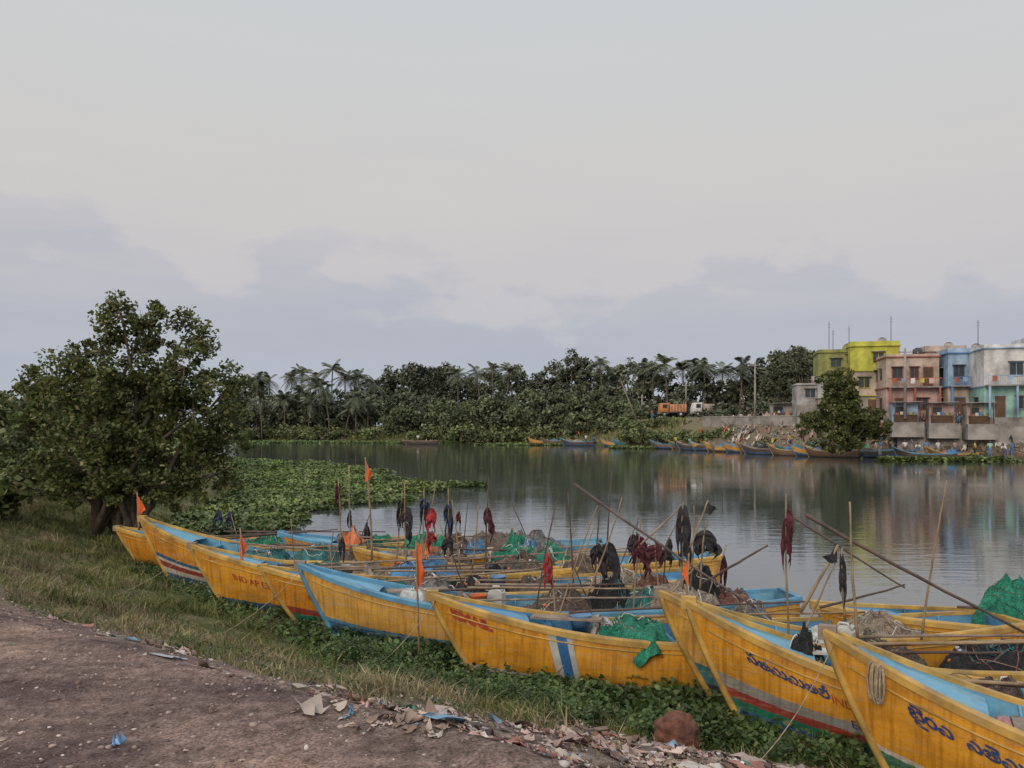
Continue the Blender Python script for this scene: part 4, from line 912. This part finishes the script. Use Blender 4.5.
def truck(name,px,d,zb,col,ccol,L_=5.0,rz=0):
    root=empty(name,((px-512)/850*d,d,zb),math.radians(rz)); mb=MB()
    mb.prism([(0,.5),(0,1.35),(.25,2.15),(.4,2.3),(1.5,2.3),(1.5,.5)],-.95,.95,ccol)
    mb.prism([(.06,1.42),(.27,2.1),(.31,2.1),(.10,1.42)],-.82,.82,glass,Matrix.Translation((-.03,0,0)))
    mb.box((.45,-.975,1.4),(1.25,.975,2.05),glass); mb.box((-.1,-.9,.45),(.02,.9,.75),conc)
    mb.box((.05,-1.0,.62),(L_,1.0,.78),dark_pole)
    mb.box((1.62,-1.05,.8),(L_,1.05,.9),col); mb.box((1.62,-1.05,.9),(L_,-.98,2.1),col); mb.box((1.62,.98,.9),(L_,1.05,2.1),col); mb.box((1.62,-.98,.9),(1.7,.98,2.4),col); mb.box((L_-.08,-.98,.9),(L_,.98,2.1),col)
    for i in range(6): xx=1.75+i*(L_-1.95)/5; mb.box((xx,-1.08,.8),(xx+.07,-1.051,2.1),white)
    mb.obj('body',root); mw=MB()
    for xx in (.75,L_-1.0):
        for yy in (-1.0,.75): 
            mw.tube([(xx,yy,.42),(xx,yy+.25,.42)],.42,cl['black'],18,True,False); mw.tube([(xx,yy-.01,.42),(xx,yy+.26,.42)],.2,white,12,True,False)
    mw.obj('wheels',root)
orp=pm('orange_paint_mat',(0.62,0.24,0.08),.5)
truck('truck',659,148,5.1,orp,orp,4.6,3); truck('pickup_truck',692,145,5.1,pm('tan_paint_mat',(0.5,0.36,0.25),.5),white,3.6,5)
xr=R.uniform(30,62,9000); yr=R.uniform(78,125,9000); sd=sdist(xr,yr); ok=(sd>0.5)&(sd<7.5)&(vnoise(xr,yr,3,81)>.35); xr=xr[ok][:2600]; yr=yr[ok][:2600]
stones('rubble',xr,yr,R.uniform(.08,.30,len(xr)),island_mat('rubble_mat',[(0,(0.14,0.11,0.09)),(.5,(0.24,0.20,0.175)),(.8,(0.32,0.27,0.24)),(.95,(0.42,0.42,0.42)),(1,(0.3,0.1,0.08))],.9,1,.7))
xr=R.uniform(30,62,5000); yr=R.uniform(78,125,5000); sd=sdist(xr,yr); ok=(sd>0.3)&(sd<6); xr=xr[ok][:700]; yr=yr[ok][:700]
bl_pal=[(0,(0.30,0.22,0.18)),(.3,(0.42,0.30,0.26)),(.5,(0.12,0.25,0.42)),(.6,(0.45,0.12,0.09)),(.7,(0.55,0.52,0.48)),(.8,(0.10,0.09,0.08)),(.92,(0.5,0.35,0.10)),(.96,(0.1,0.3,0.2))]
scraps('bank_clutter',xr,yr,R.uniform(.1,.42,len(xr)),island_mat('bank_clutter_mat',bl_pal,.7,1,.7,0,'CONSTANT'),.9)
xr=R.uniform(-110,60,90000); yr=R.uniform(82,205,90000); sd=sdist(xr,yr); ok=(sd>0.1)&(sd<7)&(xr<20)|((sd>0.1)&(sd<5)&(vnoise(xr,yr,4,91)>.5)); xr=xr[ok];yr=yr[ok]
bl=blades(xr,yr,R.uniform(.3,.9,len(xr)),R.uniform(.08,.16,len(xr)),.8); np_mesh('far_bank_grass',bl,4,[grass_m])
for (px,d,w_,h_) in [(866,91,1.5,1.6),(905,89,1.2,1.2),(958,86.8,1.0,1.2),(985,85,1.6,1.6),(765,110,1.6,1.5),(820,101,1.5,1.4),(1016,83,1.2,1.5)]:
    shrub('shrub',(px-512)/850*d,d,w_,h_,leaf_far2,.12,44,6,.45)

# ------------------------------------------------------------------ people
skin=pmat('skin_mat',(0.19,0.10,0.065),(0.15,0.08,0.05),.6,3,.0); hair=pmat('hair_mat',(0.01,0.009,0.008),(0.02,0.018,0.016),.5,8,.0)
def skinned(name,pts,edges,rads,mat,parent,root_i=0,sub=1):
    me=bpy.data.meshes.new(name); me.from_pydata(pts,edges,[]); me.materials.append(mat); o=link(bpy.data.objects.new(name,me)); o.parent=parent
    o.modifiers.new('skin','SKIN')
    for i,r_ in enumerate(rads): me.skin_vertices[0].data[i].radius=(r_,r_)
    me.skin_vertices[0].data[root_i].use_root=True
    s=o.modifiers.new('sub','SUBSURF'); s.levels=sub; s.render_levels=sub; return o
def person(px,d,z,rz,shirt,pants,pose='stand'):
    root=empty('person',((px-512)/850*d,d,z),math.radians(rz))
    if pose=='stand':
        legs=[(0,0,.92),(-.1,0,.88),(-.11,-.02,.48),(-.11,0,.08),(-.12,-.14,.04),(.1,0,.88),(.13,.05,.48),(.14,.08,.08),(.15,-.06,.04)]; lean=0
        arms=[(-.19,0,1.40),(-.25,.02,1.12),(-.24,-.08,.88)],[(.19,0,1.40),(.26,.02,1.12),(.22,-.12,.92)]
    elif pose=='sit':
        legs=[(0,0,.14),(-.1,0,.13),(-.14,-.40,.36),(-.13,-.55,.06),(-.13,-.68,.04),(.1,0,.13),(.14,-.40,.36),(.13,-.55,.06),(.13,-.68,.04)]; lean=-.08
        arms=[(-.19,-.06,.62),(-.25,-.14,.38),(-.15,-.38,.40)],[(.19,-.06,.62),(.25,-.14,.38),(.15,-.38,.40)]
    else:
        legs=[(0,.1,.85),(-.1,.1,.82),(-.11,0,.45),(-.11,.08,.08),(-.12,-.06,.04),(.1,.1,.82),(.13,.02,.45),(.14,.10,.08),(.15,-.04,.04)]; lean=-.45
        arms=[(-.19,-.38,1.16),(-.22,-.46,.88),(-.16,-.52,.64)],[(.19,-.38,1.16),(.24,-.46,.88),(.18,-.54,.66)]
    skinned('trousers',legs,[(0,1),(1,2),(2,3),(3,4),(0,5),(5,6),(6,7),(7,8)],[.13,.095,.07,.05,.045,.095,.07,.05,.045],pants,root)
    h0=Vector(legs[0]); sh=(Vector(arms[0][0])+Vector(arms[1][0]))/2; neck=sh+Vector((0,lean*.15,.08))
    pts=[tuple(h0+Vector((0,0,.02))),tuple(h0.lerp(sh,.5)),tuple(sh),tuple(neck)]+[arms[0][0],tuple(Vector(arms[0][0]).lerp(Vector(arms[0][1]),.8)),arms[1][0],tuple(Vector(arms[1][0]).lerp(Vector(arms[1][1]),.8))]
    skinned('shirt',pts,[(0,1),(1,2),(2,3),(2,4),(4,5),(2,6),(6,7)],[.15,.135,.14,.06,.075,.05,.075,.05],shirt,root)
    mb=MB()
    for A in arms:
        e=Vector(A[1]);h_=Vector(A[2]); mb.tube([Vector(A[0]).lerp(e,.7),e,h_],[.042,.038,.026],skin,8); dd=(h_-e).normalized()
        mb.ball(h_+dd*.04,.04,skin,8,6,(.9,.6,1.1))
        for f in range(4): 
            o_=Vector((-.027+.018*f,0,0)); mb.tube([h_+dd*.06+o_,h_+dd*(.11+.01*(f%2))+o_,h_+dd*.145+o_+Vector((0,-.012,0))],[.009,.009,.007],skin,5)
        mb.tube([h_+dd*.02+Vector((.03,0,0)),h_+dd*.07+Vector((.055,-.01,0))],[.011,.009],skin,5)
    hd=neck+Vector((0,lean*.2-.01,.15)); mb.tube([neck-Vector((0,0,.04)),hd],[.055,.05],skin,8)
    mb.ball(hd,.105,skin,16,12,(.82,.95,1.15)); mb.tube([hd+Vector((0,-.09,.02)),hd+Vector((0,-.125,-.02))],[.012,.018],skin,6)
    for s in (-1,1): mb.ball(hd+Vector((s*.088,0,0)),.025,skin,6,5,(.4,.8,1.2)); mb.ball(hd+Vector((s*.033,-.088,.02)),.012,hair,6,5)
    mb.tube([hd+Vector((-.03,-.092,-.045)),hd+Vector((.03,-.092,-.045))],.007,redm,5)
    mb.ball(hd+Vector((0,.018,.035)),.108,hair,16,12,(.86,.95,1.02)); mb.obj('head_and_hands',root); return root
sh=[white,blueW,redm,pinkW,lime,mint,white]
def gz2(px,d): return gz((px-512)/850*d,d)
plist=[(586,145,'stand'),(594,144,'bend'),(652,141,'stand'),(741,119,'stand'),(676,126,'stand'),(690,124,'stand'),(905,90,'stand'),(918,89.6,'bend'),(926,89.2,'stand'),(945,88,'sit'),(955,87.8,'stand'),(975,86,'stand'),(990,85,'stand'),(938,88.4,'stand'),(1006,84,'bend'),(880,92,'stand'),(720,150,'stand'),(730,149,'stand'),(790,106,'stand'),(812,102,'bend'),(912,92.5,'stand'),(950,90.5,'stand'),(1012,85,'stand')]
for i,(px,d,ps) in enumerate(plist):
    z=gz2(px,d)
    if z<0.1: z=.3
    person(px,d,z,rnd.uniform(-60,60),sh[i%7],rnd.choice([greyW,blueW,woodD,glass]),ps)
make_boat((403-512)/850*156,156,2,6.5,.6,.8,[(0,BK),(.4,DK)],wood,wood,3,full=False)
person(418,156,.2,10,white,woodD,'stand'); person(426,156,.3,80,pinkW,greyW,'sit')

# ------------------------------------------------------------------ world, light, camera
w=bpy.data.worlds.new('World'); SC.world=w; w.use_nodes=True; nt=w.node_tree; bg=nt.nodes['Background']
tc=nt.nodes.new('ShaderNodeTexCoord').outputs['Generated']; sx=nt.nodes.new('ShaderNodeSeparateXYZ'); nt.links.new(tc,sx.inputs[0])
def s2l(*c): return tuple(((x/255+.055)/1.055)**2.4 for x in c)
z=sx.outputs[2]
base=ramp(nt,[(0,s2l(186,193,205)),(.07,s2l(190,194,205)),(.13,s2l(200,198,202)),(.20,s2l(207,203,203)),(.28,s2l(210,207,205)),(.38,s2l(208,209,209)),(.5,s2l(205,210,213)),(.62,(0.97,1.0,1.03)),(1,(1.22,1.27,1.34))]); nt.links.new(z,base.inputs[0])  # top stops, above the frame, brightened to add fill light
mp=nt.nodes.new('ShaderNodeMapping'); mp.inputs['Scale'].default_value=(1,1,2.0); mp.inputs['Location'].default_value=(3.3,1.2,0.4); nt.links.new(tc,mp.inputs[0])
n1=noise(nt,9,9,mp.outputs[0],.52); n2=noise(nt,3.2,4,mp.outputs[0],.5)
nn=mth(nt,'ADD',mth(nt,'MULTIPLY',n1.outputs['Fac'],.42),mth(nt,'MULTIPLY',n2.outputs['Fac'],.58))
thr=mth(nt,'MULTIPLY_ADD',z,1.45,.225)
dlt=mth(nt,'SUBTRACT',nn,thr); msk=mth(nt,'MULTIPLY',dlt,22,clamp=True)
mp2=nt.nodes.new('ShaderNodeMapping'); mp2.inputs['Scale'].default_value=(1,1,6); nt.links.new(tc,mp2.inputs[0]); n3=noise(nt,3.2,7,mp2.outputs[0],.58)
soft=ramp(nt,[(.38,(0,0,0)),(.66,(1,1,1))]); nt.links.new(n3.outputs['Fac'],soft.inputs[0])
fade=mth(nt,'MULTIPLY_ADD',z,-2.4,1.15,clamp=True)
cl_c=ramp(nt,[(0,s2l(180,188,202)),(.10,s2l(175,181,195)),(.20,s2l(183,185,196)),(.35,s2l(197,197,202))]); nt.links.new(z,cl_c.inputs[0])
mfac=mth(nt,'MULTIPLY',msk,mth(nt,'MULTIPLY_ADD',soft.outputs[0],.45,.50)); mfac=mth(nt,'MULTIPLY',mfac,fade)
skyc=mixc(nt,mfac,base.outputs[0],cl_c.outputs[0])
str_=mth(nt,'MULTIPLY',mth(nt,'MULTIPLY',soft.outputs[0],.25),fade); skyc=mixc(nt,str_,skyc,s2l(186,188,197))
ns=nt.nodes.new('ShaderNodeTexSky'); ns.sky_type='NISHITA'; ns.sun_disc=False; ns.sun_elevation=math.radians(24); ns.sun_rotation=math.radians(206); ns.dust_density=3
nsc=mixc(nt,1,ns.outputs[0],(0.07,0.07,0.07),'MULTIPLY')
nt.links.new(mixc(nt,.05,skyc,nsc),bg.inputs[0]); bg.inputs[1].default_value=1.0
sun=bpy.data.lights.new('sun','SUN'); sun.energy=1.6; sun.angle=math.radians(26); sun.color=(1,.88,.75)
so=link(bpy.data.objects.new('sun',sun)); dv=Vector((-.42,-.86,.42)); so.rotation_euler=dv.to_track_quat('Z','Y').to_euler()
cam=bpy.data.cameras.new('camera'); cam.lens=850/1024*36; cam.sensor_width=36; cam.shift_y=41/1024; cam.clip_end=6000; cam.clip_start=.1
co=link(bpy.data.objects.new('camera',cam)); co.location=(0,0,H); co.rotation_euler=(math.radians(90),0,0); SC.camera=co
SC.view_settings.view_transform='Standard'; SC.view_settings.look='None'; SC.view_settings.exposure=0
